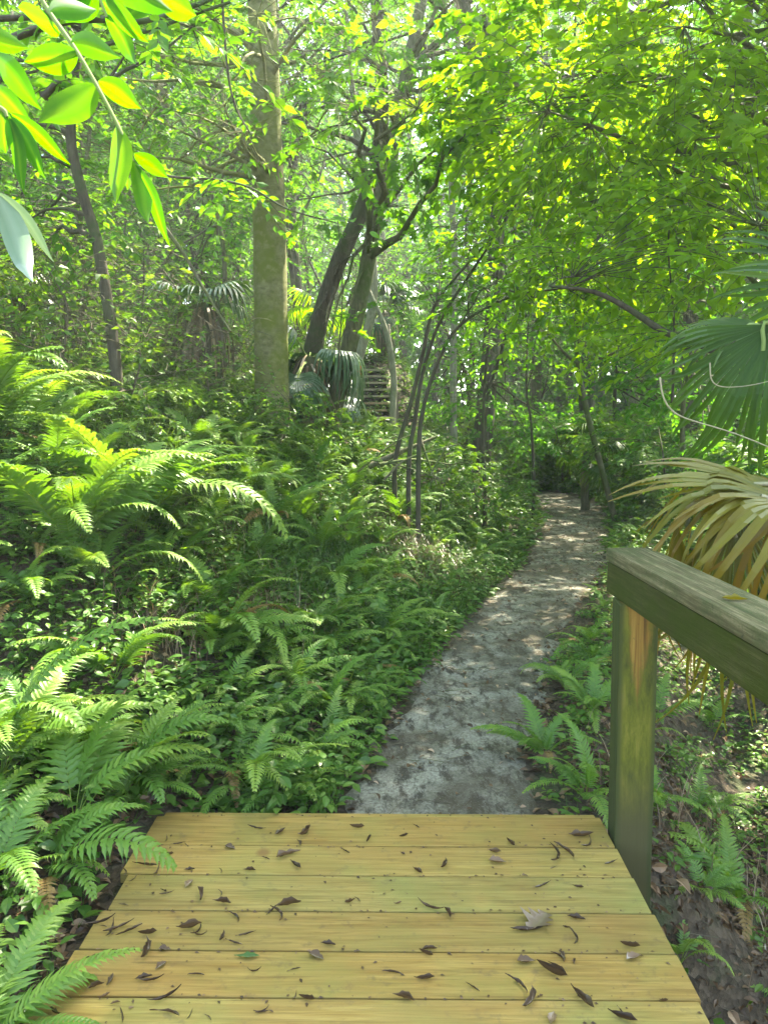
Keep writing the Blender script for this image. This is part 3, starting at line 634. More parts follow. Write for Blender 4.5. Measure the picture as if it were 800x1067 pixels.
# far-off wood: one mass closing the horizon
g = Geo(); gw = Geo(); rr2 = np.random.default_rng(44); P = []
for k in range(150):
    a = rr2.uniform(-1.15, 1.15); d = rr2.uniform(46, 66); x, y = d * math.sin(a), d * math.cos(a); h = rr2.uniform(15, 26)
    gz = float(ground_z(x, y)); gw.tube([(x, y, gz - .3), (x + rr2.normal(0, .4), y, gz + h * .5), (x + rr2.normal(0, .6), y, gz + h)], [.25, .18, .05], 6)
    for z in np.linspace(.8, h, 7): 
        n = 130; P.append(np.array([x, y, gz + z]) + unit(rr2.normal(0, 1, (n, 3))) * np.array([3.0, 3.0, 1.6]) * rr2.random((n, 1)) ** .4)
P = np.concatenate(P); n = len(P)
put_leaves(g, P, rr2.normal(0, 1, (n, 3)), np.array([0, 0, 1.]) + rr2.normal(0, .5, (n, 3)), rr2.uniform(.35, .8, n), LEAF4, rr2.random(n), 1.4)
dw = link('distant_woods', g.mesh('distant_woods', M['back'])); tag(dw, 'far mass of woodland foliage behind everything', 'woods', kind='stuff')
dt = link('distant_trunks', gw.mesh('distant_trunks', M['bark_grey'], True)); tag(dt, 'far mass of woodland trunks behind everything', 'woods', kind='stuff')

# ------------------------------------------------------------------ ferns
def frond_mesh(seed, L=.7, npair=24, plen=.13, arch=1.0, lobed=True, e0=70, mat='fern', curl=.0):
    """one arching frond growing from the origin towards +X"""
    r = np.random.default_rng(seed); g = Geo()
    n = npair + 8; t = np.linspace(0, 1, n); ang = R(e0) - arch * (t ** 1.25) * R(105)
    d = np.stack([np.cos(ang), np.zeros(n), np.sin(ang)], -1); sidew = np.cumsum(r.normal(0, .01, n)); d[:, 1] = sidew
    P = np.vstack([[0, 0, 0], np.cumsum(d[:-1] * (L / n), 0)])
    g.tube(P[::2] if n % 2 else np.vstack([P[::2], P[-1]]), np.linspace(.0028, .0008, len(P[::2]) + (0 if n % 2 else 1)), 4, tint=.85)
    T = unit(np.gradient(P, axis=0)); S = unit(np.cross(T, [0, 0, 1.]) if abs(T[0, 2]) < .99 else np.cross(T, [1., 0, .01])); S = np.where((S[:, 1] < 0)[:, None], -S, S); Un = np.cross(T, S); Un = np.where((Un[:, 2] < 0)[:, None], -Un, Un)
    k0 = 6
    for i in range(k0, n - 1):
        u = (i - k0) / (n - 1 - k0); prof = (min(1, .62 + 2.2 * u)) * (1 - u) ** .62 + .03
        for s in (-1, 1):
            pl = plen * prof * r.uniform(.88, 1.08); w_ = (L / n) * (.56 if lobed else .46) * (1 if u < .9 else .8)
            lean = R(68 - 25 * u + r.normal(0, 4)); droop = r.uniform(.12, .38)
            dd = S[i] * s * math.sin(lean) + T[i] * math.cos(lean); ww = unit(np.cross(dd, Un[i]))
            m = 9 if lobed else 4; q = np.linspace(0, 1, m)
            C = P[i] + dd * pl * q[:, None] + Un[i] * (.12 * pl * np.sin(q * 2.4) - droop * pl * q ** 2)[:, None]
            wd = w_ * (np.sin(np.clip(q * 1.05 + .12, 0, 1) ** .6 * np.pi) ** .55 * .95 + .05) * (1 - q * .35)
            if lobed: wd = wd * np.where(np.arange(m) % 2, 1.12, .72)
            wd[-1] = .0006; wd[0] *= .7
            A = C + ww * wd[:, None] + Un[i] * (.25 * wd)[:, None]; B = C - ww * wd[:, None] + Un[i] * (.25 * wd)[:, None]
            V = np.concatenate([A, C, B]); j = np.arange(m - 1)
            Q = np.concatenate([np.stack([j, j + 1, j + m + 1, j + m], -1), np.stack([j + m, j + m + 1, j + 2 * m + 1, j + 2 * m], -1)])
            g.add(V, quads=Q, tint=np.clip(.35 + .45 * u + r.normal(0, .08), 0, 1))
    return g.mesh('frond', M[mat])
NEAR = [frond_mesh(s, .75, 26, .13 + .01 * (s % 3), .75 + .12 * (s % 5), True, 62 + 5 * (s % 4)) for s in range(8)]
MID = [frond_mesh(20 + s, .65, 20, .11, .8 + .12 * (s % 5), False, 60 + 6 * (s % 4)) for s in range(6)]
BIG = [frond_mesh(40 + s, .75, 17, .17, .7 + .15 * s, True, 70) for s in range(4)]
DRY = [frond_mesh(60 + s, .6, 20, .09, 1.3, True, 55, 'fern_dry') for s in range(2)]
def fern(loc, n, sc, label, group, seed, meshes=None, tilt=0, az=None, spread=6.283, e=0):
    r = np.random.default_rng(seed); meshes = meshes or NEAR
    o = thing('fern', loc, label, 'fern', group)
    a0 = r.uniform(0, 6.28) if az is None else az - spread / 2
    for k in range(n):
        dry = r.random() < .05; f = link('frond', DRY[k % 2] if dry else meshes[int(r.integers(len(meshes)))], o)
        if dry: f['label'] = 'withered brown frond'
        a = a0 + spread * (k + r.uniform(0, .7)) / n
        s = sc * r.uniform(.65, 1.1); f.scale = (s, s, s)
        f.rotation_euler = Euler((R(r.normal(0, 10)), R(r.normal(-e, 9)), a), 'XYZ')
    return o
def gp(u, v, Y, dz=0):
    p = at(u, v, Y); p[2] = float(ground_z(p[0], p[1])) + dz; return p
FB = 'ferns crowding the bank left of the path'
hand = [  # u, Y, n, scale, label, az(deg), spread(deg), meshes
    (-20, 3.1, 11, 1.4, 'large pale sunlit fern at the far left edge', 20, 250, NEAR),
    (75, 4.5, 13, 1.7, 'tall fern with fronds arching right, second from the left edge', 0, 220, NEAR),
    (140, 5.2, 14, 1.8, 'tall arching fern in front of the thin crooked trunk', -10, 230, NEAR),
    (-10, 5.0, 12, 1.6, 'tall fern at the left edge behind the large pale one', 0, 240, NEAR),
    (60, 2.85, 5, .9, 'fern with broad upright whitish green frond near the left edge', 60, 120, BIG),
    (125, 3.1, 5, .8, 'fern with a bent sunlit frond right of the upright one', 10, 150, BIG),
    (25, 2.55, 5, .8, 'sunlit fern arching over the left corner of the bridge', 0, 150, BIG),
    (-40, 2.5, 8, .8, 'bright fern in front of the large pale one at the left edge', 20, 330, NEAR),
    (120, 3.0, 7, .6, 'small fern beside the left end of the farthest deck board', -20, 300, NEAR),
    (255, 3.25, 8, .75, 'green fern spreading flat just behind the deck end', -20, 300, NEAR),
    (235, 4.6, 9, 1.1, 'fern with a long frond drooping to the right in mid bank', -15, 200, NEAR),
    (330, 5.2, 10, .9, 'fern with hanging fronds in the middle of the bank', -20, 260, NEAR),
    (395, 5.4, 10, .8, 'fern leaning over the path edge at mid distance', -20, 260, NEAR),
    (340, 4.2, 9, .7, 'low fern with yellowish fronds above the path edge', 0, 300, NEAR),
    (-75, 1.78, 11, .8, 'bright fern at the bottom left corner beside the bridge', 10, 220, NEAR),
    (575, 3.75, 9, .62, 'bright green fern on the right of the path before the post', 180, 300, NEAR),
    (620, 3.35, 8, .6, 'bright green fern tucked behind the handrail post', 200, 240, NEAR),
    (625, 4.3, 8, .6, 'darker fern behind the bright ones right of the path', 180, 300, NEAR),
    (735, 2.75, 6, .5, 'small fern on the dark slope right of the handrail post', 200, 300, NEAR),
    (790, 3.3, 8, .8, 'dark green fern below the dry palm leaf at the right edge', 180, 240, NEAR),
    (700, 3.5, 6, .55, 'small fern on the dark slope just behind the post', 200, 300, NEAR),
]
for k, (u, Yd, n, s, lab, az, sp, ms) in enumerate(hand):
    x = (u - 400) / FPX * Yd; loc = (x, Yd, float(ground_z(x, Yd)) - .01)
    fern(loc, n, s, lab, None if u > 500 else FB, 700 + k, ms, az=R(az), spread=R(sp)); pts.append((x, Yd))
fp = []
def fern_label(x, y, base):
    u = 400 + FPX * x / y
    for lim, nm in ((70, 'near the left edge'), (130, 'left of the thin crooked trunk'), (200, 'right below the thin crooked trunk'), (262, 'between crooked and thick trunks'), (320, 'below the thick trunk'), (375, 'just right of the thick trunk'), (420, 'below the far steps'), (9999, 'below the saplings')):
        if u < lim: break
    row = 'front' if y < 4 else ('second' if y < 4.8 else ('third' if y < 5.7 else ('fourth' if y < 6.7 else 'back')))
    return f'{base} {nm}, {row} row of the bank'
def fern_scatter(n, xlo, xhi, ylo, yhi, d, sc, meshes, label, group, seed, cond=None, nf=(6, 11)):
    r = np.random.default_rng(seed); c = 0; tr = 0
    while c < n and tr < 8000:
        tr += 1; y = r.uniform(ylo, yhi); x = r.uniform(xlo, xhi)
        e = float(pathx(y)) ; hw = float(pathw(y)) / 2
        if abs(x - e) < hw + .12: continue
        if y < 3.15 and -1.15 < x < 1.2: continue
        if cond and not cond(x, y, e, hw): continue
        if any((x - a) ** 2 + (y - b) ** 2 < d * d for a, b in fp): continue
        fp.append((x, y)); c += 1
        az = None; sp = 6.283
        if x < e and e - x < 1.6: az = -.5; sp = 4.2
        fern((x, y, float(ground_z(x, y)) - .02), int(r.integers(*nf)), r.uniform(*sc), fern_label(x, y, label) if seed in (11, 12, 13) else label, fern_label(x, y, group) if seed in (11, 12, 13) else group, seed * 1000 + c, meshes, az=az, spread=sp)
fern_scatter(40, -1.6, 1.5, 3.3, 8.5, .27, (.5, .8), MID, 'fern spilling towards the path', 'ferns along the left path edge', 11, lambda x, y, e, hw: .15 < e - hw - x < .9)
fern_scatter(75, -4.2, 1.5, 3.2, 8.5, .30, (.65, 1.15), NEAR, 'mid green fern', 'ferns filling the left bank', 12, lambda x, y, e, hw: e - hw - x > .8 and x > -.56 * y)
fern_scatter(40, -5, 4, 7.5, 13, .42, (.7, 1.1), MID, 'distant small looking fern', 'distant ferns on the bank', 13, lambda x, y, e, hw: x < e and x > -.55 * y)
fern_scatter(26, -1.0, 2.2, 6.2, 9.5, .32, (.6, 1.0), MID, 'mid sized fern', 'ferns by the far path edge', 12, lambda x, y, e, hw: .2 < e - hw - x < 2.2)
fern_scatter(26, 1, 4.5, 4.6, 11, .45, (.5, .8), MID, 'shaded fern in the undergrowth right of the path', 'shaded ferns right of the path', 14, lambda x, y, e, hw: x > e + hw and x < .45 * y)
fern_scatter(15, -4.0, .2, 5.9, 8.4, .5, (1.15, 1.6), NEAR, 'tall arching fern', 'tall ferns at the back of the bank', 13, lambda x, y, e, hw: x > -.55 * y)
fern_scatter(15, 1.02, 2.4, 1.9, 4.6, .25, (.35, .6), MID, 'little fern on the slope below the handrail', 'little ferns below the handrail', 15, lambda x, y, e, hw: x > e + hw)
fern_scatter(6, -2.2, -1.25, 2.7, 3.5, .28, (.45, .75), NEAR, 'sunlit fern in the patch left of the bridge', 'sunlit ferns left of the bridge', 16)

# ------------------------------------------------------------------ palms
def fan_mesh(seed, L=.6, nseg=34, span=250, w=.02, droop=.5, stiff=.45, mat='palm', fold=.35, plane_tilt=0, ragged=.12, cut=.5, tws=.25):
    """fan leaf: blades radiate from the origin, middle blade along +X, leaf plane XY, gravity -Z in local space"""
    r = np.random.default_rng(seed); g = Geo(); m = 12
    for k in range(nseg):
        a = R(span) * ((k + .5) / nseg - .5) + r.normal(0, .012)
        ll = L * (1 - .25 * abs(a) / R(span / 2) ** 1) * r.uniform(1 - ragged, 1.03); q = np.linspace(0, 1, m)
        d = np.array([math.cos(a), math.sin(a), 0.]); s = np.array([-math.sin(a), math.cos(a), 0.])
        tw = r.normal(0, tws); dr = droop * r.uniform(.7, 1.3)
        drop = np.where(q > stiff, (q - stiff) ** 1.6 * dr * 1.9, 0); out = q - .35 * np.clip(drop, 0, 1.4) * np.clip(q - stiff, 0, 1) * 1.5
        C = d * (ll * out)[:, None] + np.array([0, 0, -1.]) * (ll * drop)[:, None] + s * (tw * ll * np.clip(q - .5, 0, 1) ** 2)[:, None]
        half = R(span) / nseg / 2
        wd = np.minimum(np.tan(half) * ll * q * 1.04, w) * np.clip((1.02 - q) / .55, 0, 1) ** .8 + .0008
        V = np.concatenate([C + s * wd[:, None] + np.array([0, 0, fold * 1.]) * wd[:, None], C, C - s * wd[:, None] + np.array([0, 0, fold]) * wd[:, None]])
        j = np.arange(m - 1); Q = np.concatenate([np.stack([j, j + 1, j + m + 1, j + m], -1), np.stack([j + m, j + m + 1, j + 2 * m + 1, j + 2 * m], -1)])
        g.add(V, quads=Q, tint=np.tile(np.clip(.15 + .5 * q + r.normal(0, .12), 0, 1), 3))
    return g
def orient(g, hub, direction, normal):
    X_ = unit(direction); Z_ = unit(np.asarray(normal, float) - np.dot(normal, X_) * X_); Y_ = np.cross(Z_, X_)
    A = np.stack([X_, Y_, Z_], 1)
    for i in range(len(g.V)): g.V[i] = g.V[i] @ A.T + np.asarray(hub, float)
    return g
# cabbage palm at the right edge, with a hanging green leaf and dry yellow leaves below
base = np.array([2.75, 3.6, float(ground_z(2.75, 3.6)) - .05])
cp = thing('cabbage_palm', base, 'palm at the right edge with hanging green fan above dry yellow one', 'palm')
g = Geo(); g.tube(smooth_pts([(0, 0, 0), (-.02, .02, .9), (.03, 0, 2.1)], 12), [.17] * 5 + [.15] * 4 + [.13] * 4 if False else .15, 14, wob=.08); link('trunk', g.mesh('palm_trunk', M['bark_grey'], True), cp)
def palm_frond(hub, d, nrm, mat, lab, seed, petiole=True, **kw):
    g = fan_mesh(seed, mat=mat, **kw); orient(g, hub - base, d, nrm)
    f = link('frond', g.mesh('frond', M[mat]), cp)
    if lab: f['label'] = lab
    if petiole:
        g2 = Geo(); top = np.array([0, 0, 1.75]); e = hub - base; mid = (top + e) / 2 + np.array([0, 0, .22])
        g2.tube(smooth_pts([top, mid, e, e + unit(d) * .12], 12), .009, 6); link('petiole', g2.mesh('petiole', M['greenstem' if mat != 'palmdry' else 'dry_stem'], True), f)
palm_frond(at(806, 338, 3.35), (-.36, -.05, -.93), (-.45, -.85, .3), 'palm', 'large green fan frond hanging down', 1, L=.76, nseg=34, span=150, w=.021, droop=.4, stiff=.4, ragged=.3, tws=.5)
palm_frond(at(800, 345, 3.6), (-.75, .1, .1), (-.1, -.4, 1), 'palm', 'upper green fan frond with sunlit yellow blades', 2, L=.5, nseg=30, span=150, w=.018, droop=.5, stiff=.5)
palm_frond(at(822, 522, 2.95), (-.93, -.1, .16), (-.1, -.45, 1), 'palmdry', 'dry yellow fan frond bending over the rail', 3, L=.74, nseg=26, span=190, w=.02, droop=1.1, stiff=.4, ragged=.4, tws=.7)
palm_frond(at(815, 505, 3.05), (-.95, -.05, .02), (-.1, -.45, 1), 'palmdry', 'flat upper dry frond with one long blade', 13, L=.72, nseg=14, span=80, w=.02, droop=.25, stiff=.6, ragged=.3, tws=.4)
palm_frond(at(830, 520, 3.1), (-.85, .2, .0), (0, -.3, 1), 'palmdry', 'second dry yellow fan frond behind', 4, L=.78, nseg=22, span=140, w=.018, droop=1.3, stiff=.45, ragged=.4, tws=.7)
palm_frond(at(705, 545, 3.25), (.02, 0, -1), (-.2, -1, .1), 'palmdry', 'thin dangling dry strips behind the rail', 15, L=.86, nseg=14, span=34, w=.008, droop=.06, stiff=.3, ragged=.4, tws=.5, petiole=False)
palm_frond(at(768, 530, 3.15), (-.06, -.1, -1), (-.3, -1, .1), 'palmdry', 'hanging brown dry frond strips', 5, L=1.05, nseg=34, span=80, w=.012, droop=.1, stiff=.3, ragged=.45, tws=.6)
palm_frond(at(900, 420, 3.8), (.3, .5, .3), (0, -.4, 1), 'palm', None, 6, L=.8, nseg=36, span=230, w=.02)
palm_frond(at(880, 300, 3.9), (.1, .2, .9), (0, -1, .2), 'palm', None, 7, L=.8, nseg=36, span=230, w=.02)

def small_palm(name, u, v, Yd, lab, n, L, mat, seed, trunk_h=None, skirt=0, nseg=26, droopy=.7, tr=.11, group=None, cat='palm'):
    """palm whose growing tip is seen at (u, v)"""
    tip = at(u, v, Yd); gz = float(ground_z(tip[0], tip[1])) - .05; loc = np.array([tip[0], tip[1], gz]); h = tip[2] - gz
    o = thing(name, loc, lab, cat, group); r = np.random.default_rng(seed)
    g = Geo(); g.tube(smooth_pts([(0, 0, 0), (r.normal(0, .05), 0, h * .5), (0, 0, h)], 14), tr, 10, wob=.12); link('trunk', g.mesh('palm_trunk', M['bark_grey'], True), o)
    top = np.array([0, 0, h - .05])
    for k in range(n):
        a = 2.4 * k + r.uniform(-.3, .3); el = R(r.uniform(-25, 65)); pl = L * r.uniform(.5, .9)
        d = np.array([math.cos(a) * math.cos(el), math.sin(a) * math.cos(el), math.sin(el)]); hub = top + d * pl; hub[2] -= .1 * pl
        gf = fan_mesh(seed * 50 + k, L=L, nseg=nseg, span=220, w=.022, droop=droopy, stiff=.4); d2 = d.copy(); d2[2] -= .45
        orient(gf, hub, d2, np.array([0, 0, 1.]) + d * .2)
        f = link('frond', gf.mesh('frond', M[mat]), o)
        g2 = Geo(); g2.tube([top, (top + hub) / 2 + np.array([0, 0, .06]), hub], .011, 5); link('petiole', g2.mesh('petiole', M['greenstem'], True), f)
    if skirt:
        gs = Geo()
        for k in range(skirt):
            a = r.uniform(0, 6.28); L2 = L * r.uniform(.9, 1.5); st_ = top + np.array([math.cos(a), math.sin(a), 0]) * tr * .7 + np.array([0, 0, r.uniform(-.35, .1)])
            q = np.linspace(0, 1, 7); outw = r.uniform(.12, .42) * L2
            C = st_ + np.array([math.cos(a), math.sin(a), 0]) * (outw * np.sin(np.minimum(q * 2.2, 1.57)))[:, None] + np.array([0, 0, -1.]) * (L2 * q ** 1.5)[:, None]
            s = np.array([-math.sin(a), math.cos(a), 0]); wd = .018 * np.array([.4, 1, 1, .9, .8, .5, .1])
            V = np.concatenate([C + s * wd[:, None], C - s * wd[:, None]]); j = np.arange(6)
            gs.add(V, quads=np.stack([j, j + 1, j + 8, j + 7], -1), tint=r.uniform(0, 1))
        sk = link('dead_leaf_skirt', gs.mesh('dead_leaf_skirt', M['skirt']), o); sk['label'] = 'brown hanging skirt of dead palm leaves'
    return o
small_palm('cabbage_palm', 212, 318, 10.3, 'palm wearing a shaggy brown dead skirt left of thick trunk', 7, .55, 'palmdark', 3, skirt=150, tr=.2, nseg=20)
small_palm('cabbage_palm', 400, 325, 20.6, 'dark bluish palm head just above the far steps', 12, .85, 'palmdark', 4, skirt=40, tr=.16)
small_palm('palmetto', 322, 372, 10.6, 'drooping bluish palmetto immediately right of the thick trunk', 9, .65, 'palmdark', 5, skirt=60, tr=.12, droopy=1.1)
small_palm('palmetto', 336, 410, 12.6, 'pale stemmed palmetto between two leaning trunks', 8, .6, 'palmdark', 6, skirt=70, tr=.1)
small_palm('palmetto', 335, 318, 14.5, 'bright palmetto fan glowing behind the mossy trunk', 5, .6, 'lime', 8, tr=.1)
small_palm('palmetto', 612, 470, 14.5, 'low palmetto beyond the bend of the path', 8, .6, 'palm', 9, tr=.08)
small_palm('palmetto', 10, 300, 11, 'dark palmetto head at the left edge above the ferns', 9, .5, 'palmdark', 10, skirt=120, tr=.12)

# ------------------------------------------------------------------ near hanging leaves, top left
def big_leaf(a, b, width, sag, r, tint, loc):
    """leaf blade from a to b as a curved folded sheet with a thin rim"""
    a = np.asarray(a, float); b = np.asarray(b, float); m = 14; q = np.linspace(0, 1, m); L = np.linalg.norm(b - a)
    D = unit(b - a); view = unit((a + b) / 2 + loc - np.array([0, 0, CAM_H])); s = unit(np.cross(D, view) + r.normal(0, .22, 3)); s = unit(s - D * np.dot(s, D)); nrm = np.cross(s, D)
    C = a + (b - a) * q[:, None] + nrm * (sag * L * np.sin(q * np.pi))[:, None] + s * (L * .03 * np.sin(q * 5))[:, None]
    wd = width / 2 * (np.sin(np.clip(q, 0, 1) ** .85 * np.pi) ** .8 * (1 - .15 * q)) + .0006; wd[-3:] *= np.array([.8, .7, .5])
    cols = [C + s * (wd * f)[:, None] + nrm * (.28 * wd * abs(f) + .03 * wd * math.sin(9 * f))[:, None] for f in (1, .5, 0, -.5, -1)]
    V = np.concatenate(cols); j = np.arange(m - 1); Q = np.concatenate([np.stack([j + c * m, j + 1 + c * m, j + 1 + (c + 1) * m, j + (c + 1) * m], -1) for c in range(4)])
    g = Geo(); tv = np.concatenate([np.clip(tint + vein + (.12 * (np.arange(m) % 2) if vein == 0 else 0) + r.normal(0, .03, m), 0, 1) for vein in (0, -.15, .5, -.15, 0)]); g.add(V, quads=Q, tint=tv); return g
def twig_thing(name, lab, stems, leaves, seed, mat='nearleaf', stemmat='greenstem', cat='branch', rad=.0035):
    r = np.random.default_rng(seed); S = [[at(*p) for p in s] for s in stems]; loc = S[0][0]; o = thing(name, loc, lab, cat)
    for s in S:
        g = Geo(); p = smooth_pts([q - loc for q in s], 20); g.tube(p, np.linspace(rad, rad * .5, len(p)), 7); link('stem', g.mesh('stem', M[stemmat], True), o)
    for (a, b, w_) in leaves:
        A = at(*a); B = at(*b); g = big_leaf(A - loc + 0, B - loc + 0, w_ * a[2] / FPX, r.uniform(-.12, .12), r, r.uniform(.1, .7), loc)
        link('leaf', g.mesh('leaf', M[mat], True), o)
    return o
twig_thing('hanging_branch', 'near hanging twig with large glowing lime leaves at top left', [[(20, -60, 1.05), (44, 0, 1.05), (82, 56, 1.02), (122, 128, 1.0), (139, 168, 1.0)]], [
    ((122, 130, 1.0), (124, 212, .97), 24), ((139, 168, 1.0), (157, 233, .98), 19), ((141, 172, 1.0), (180, 256, 1.0), 13), ((140, 160, 1.0), (176, 184, 1.05), 17),
    ((102, 88, 1.02), (42, 130, .98), 33), ((103, 84, 1.02), (148, 112, 1.08), 22), ((82, 56, 1.02), (26, 66, 1.0), 29), ((74, 44, 1.02), (126, 58, 1.1), 24), ((60, 28, 1.04), (20, 10, 1.1), 30), ((52, 12, 1.04), (100, 8, 1.1), 22)], 1)
twig_thing('hanging_branch', 'near lime twig along the top edge above the hanging twig', [[(90, -70, 1.2), (104, -5, 1.2), (112, 18, 1.2)], [(150, -50, 1.3), (165, 0, 1.3)]], [
    ((104, 0, 1.2), (156, 43, 1.2), 20), ((110, 14, 1.2), (143, 66, 1.2), 17), ((100, -10, 1.2), (70, 25, 1.2), 26), ((112, -10, 1.2), (180, 10, 1.25), 28), ((165, 0, 1.3), (205, 15, 1.3), 26), ((160, -15, 1.3), (130, 25, 1.25), 22), ((100, -20, 1.2), (60, -4, 1.2), 26)], 2)
twig_thing('hanging_branch', 'near lime twig entering from the left edge', [[(-60, 40, .95), (-10, 62, .95), (5, 80, .95)], [(-40, 95, .9), (0, 112, .9), (8, 122, .9)]], [
    ((-8, 55, .95), (45, 113, .95), 24), ((-10, 88, .95), (37, 131, .95), 17), ((0, 112, .9), (8, 160, .9), 22), ((8, 120, .9), (28, 202, .9), 14), ((10, 120, .9), (50, 186, .92), 16), ((12, 118, .9), (75, 170, .95), 14), ((-20, 40, .95), (30, 48, 1), 22)], 3)
twig_thing('hanging_branch', 'pale silvery leaf pair hanging at the left edge', [[(-50, 170, .85), (-5, 198, .85)]], [
    ((-6, 196, .85), (38, 293, .83), 27), ((-2, 200, .85), (58, 272, .88), 13)], 4, mat='paleleaf')
def branch(name, lab, stems, rads, mat, leaves=None, seed=0, group=None, cat='branch', size=.07, leafm='canopy'):
    S = [[at(*p) for p in s] for s in stems]; loc = S[0][0]; o = thing(name, loc, lab, cat, group); g = Geo(); gl = Geo(); r = np.random.default_rng(seed)
    for s, rd in zip(S, rads):
        p = smooth_pts([q - loc for q in s], 22); g.tube(p, np.linspace(rd, rd * .4, len(p)), 7)
        if leaves:
            k = r.integers(2, len(p), leaves); d = r.normal(0, 1, (leaves, 3)); d[:, 2] *= .35
            sprays(gl, g, p[k], d, r.uniform(.15, .4, leaves), 9, size, LEAF8, r, False, .85, .0025)
    link('stem', g.mesh('stem', mat, True), o)
    if gl.n: link('foliage', gl.mesh('foliage', M[leafm]), o)
    return o
branch('tree_limb', 'dark leafy limb crossing the top left corner', [[(-60, 70, 3.2), (0, 45, 3.2), (60, 24, 3.2), (110, 20, 3.2), (150, 22, 3.2), (205, 5, 3.3), (260, -20, 3.4)], [(45, 102, 3.1), (70, 75, 3.1), (90, 55, 3.2), (160, 30, 3.3), (240, 2, 3.4)]], [.018, .014], M['bark_dark'], 10, 5)
branch('tree_limb', 'thin twig running right from hanging leaves to thick trunk', [[(140, 172, 4), (178, 184, 4), (225, 187, 4), (262, 196, 4), (300, 218, 4), (350, 232, 4)]], [.008], M['bark_dark'], 9, 6)
branch('tree_limb', 'broken pale limb slanting down beside the crooked dark trunk', [[(148, 205, 7), (168, 232, 7), (192, 265, 7), (212, 300, 7), (240, 345, 7)]], [.024], M['bark_grey'], None, 7)
branch('bare_vine', 'bare whitish twig curving down to the right edge before the palm', [[(687, 393, 3.0), (690, 412, 3.0), (698, 426, 3.0), (714, 436, 3.0), (760, 450, 2.95), (805, 468, 2.9), (870, 500, 2.9)]], [.0042], M['dry_stem'], None, 8, cat='vine')
branch('bare_vine', 'thin tan tendril looping in front of the green palm fan', [[(739, 378, 3.05), (741, 396, 3.05), (752, 403, 3.05), (778, 402, 3.05), (810, 395, 3.0)]], [.003], M['dry_stem'], None, 9, cat='vine')
for k, (pts_, lab) in enumerate([([(228, -60, 6), (236, 60, 6), (245, 110, 6), (262, 140, 6)], 'thin dark vine hanging left of the thick trunk top'), ([(356, 470, 10), (353, 380, 10), (357, 300, 10), (352, 230, 10)], 'thin dark vine standing between the leaning trunks'),
        ([(150, 260, 9), (150, 300, 9), (146, 360, 9)], 'thin vine right of the crooked dark trunk'), ([(700, 420, 6.4), (702, 340, 6.4), (696, 260, 6.4), (700, 200, 6.4)], 'thin upright vine beneath the lime canopy')]):
    branch('hanging_vine', lab, [pts_], [.012], M['bark_dark'], 4, 30 + k, cat='vine')
branch('fallen_limb', 'brown broken limbs heaped near the foot of the saplings', [[(384, 486, 8.6), (420, 470, 8.7), (455, 455, 8.8)], [(436, 452, 8.6), (444, 475, 8.5), (455, 505, 8.4)], [(395, 484, 8.4), (430, 479, 8.5), (470, 484, 8.6)], [(372, 492, 8.3), (410, 462, 8.4), (432, 452, 8.5)], [(400, 500, 8.2), (425, 478, 8.2), (480, 462, 8.3)], [(448, 495, 8.2), (462, 470, 8.3), (470, 458, 8.4)], [(380, 478, 8.5), (420, 486, 8.4), (462, 500, 8.2)]], [.04, .018, .02, .012, .014, .01, .011], M['bark_grey'], None, 40, cat='limb')


# ------------------------------------------------------------------ ground cover, grass, leaf litter
def cover(n, xlo, xhi, ylo, yhi, hmax, size, seed, mat, name, label, cond, tmpl=LEAF4):
    r = np.random.default_rng(seed); g = Geo()
    y = r.uniform(ylo, yhi, n); x = r.uniform(xlo, xhi, n); e = pathx(y); hw = pathw(y) / 2
    ok = cond(x, y, e, hw, r); x, y = x[ok], y[ok]; n = len(x); z = ground_z(x, y)
    k = 6; hh = r.uniform(.15, 1, n) * hmax * (.6 + .4 * vnoise(x, y, 2, 31))
    hh = np.clip(hh, .02, None); a = r.uniform(0, 6.28, (n, k)); rad = r.uniform(.01, .09, (n, k))
    P = np.stack([x[:, None] + rad * np.cos(a), y[:, None] + rad * np.sin(a), z[:, None] + hh[:, None] * r.uniform(.3, 1, (n, k))], -1).reshape(-1, 3)
    D = np.stack([np.cos(a), np.sin(a), r.uniform(-.4, .5, (n, k))], -1).reshape(-1, 3)
    put_leaves(g, P, D, np.array([0, 0, 1.]) + r.normal(0, .3, (n * k, 3)), size * r.uniform(.5, 1.3, n * k), tmpl, np.clip(np.repeat(r.uniform(0, .6, n), k) + r.uniform(0, .35, n * k), 0, .97))
    th = np.stack([x, y, z], -1); tp = P.reshape(n, k, 3)
    # thin stems
    i = np.arange(n); q = th[:, None].repeat(3, 1); 
    for c in (0, 2, 4):
        b = th; t_ = tp[:, c]; s = np.array([.002, 0, 0])
        V = np.stack([b - s, b + s, t_], 1).reshape(-1, 3); g.add(V, tris=(i * 3)[:, None] + np.arange(3)[None], tint=.3)
    return tag(link(name, g.mesh(name, mat)), label, name.replace('_', ' '), kind='stuff')
inview = lambda x, y: np.abs(x) < .62 * y + 1.2
nodeck = lambda x, y: ~((y < 3.02) & (x > -.98) & (x < .93))
cover(30000, -7, 1.8, 1.3, 10, .36, .062, 1, M['cover'], 'ground_cover', 'low leafy weeds covering the bank left of the path', lambda x, y, e, hw, r: (e - hw - x > -.02) & inview(x, y) & nodeck(x, y) & (vnoise(x, y, 3, 8) > -.75) & ((y > 3.1) | (r.random(len(x)) < .3)), LEAF8)
cover(12000, -9, 9, 9, 22, .45, .11, 2, M['cover'], 'ground_cover', 'low undergrowth covering the distant forest floor', lambda x, y, e, hw, r: (np.abs(x - e) > hw * .95) & inview(x, y))
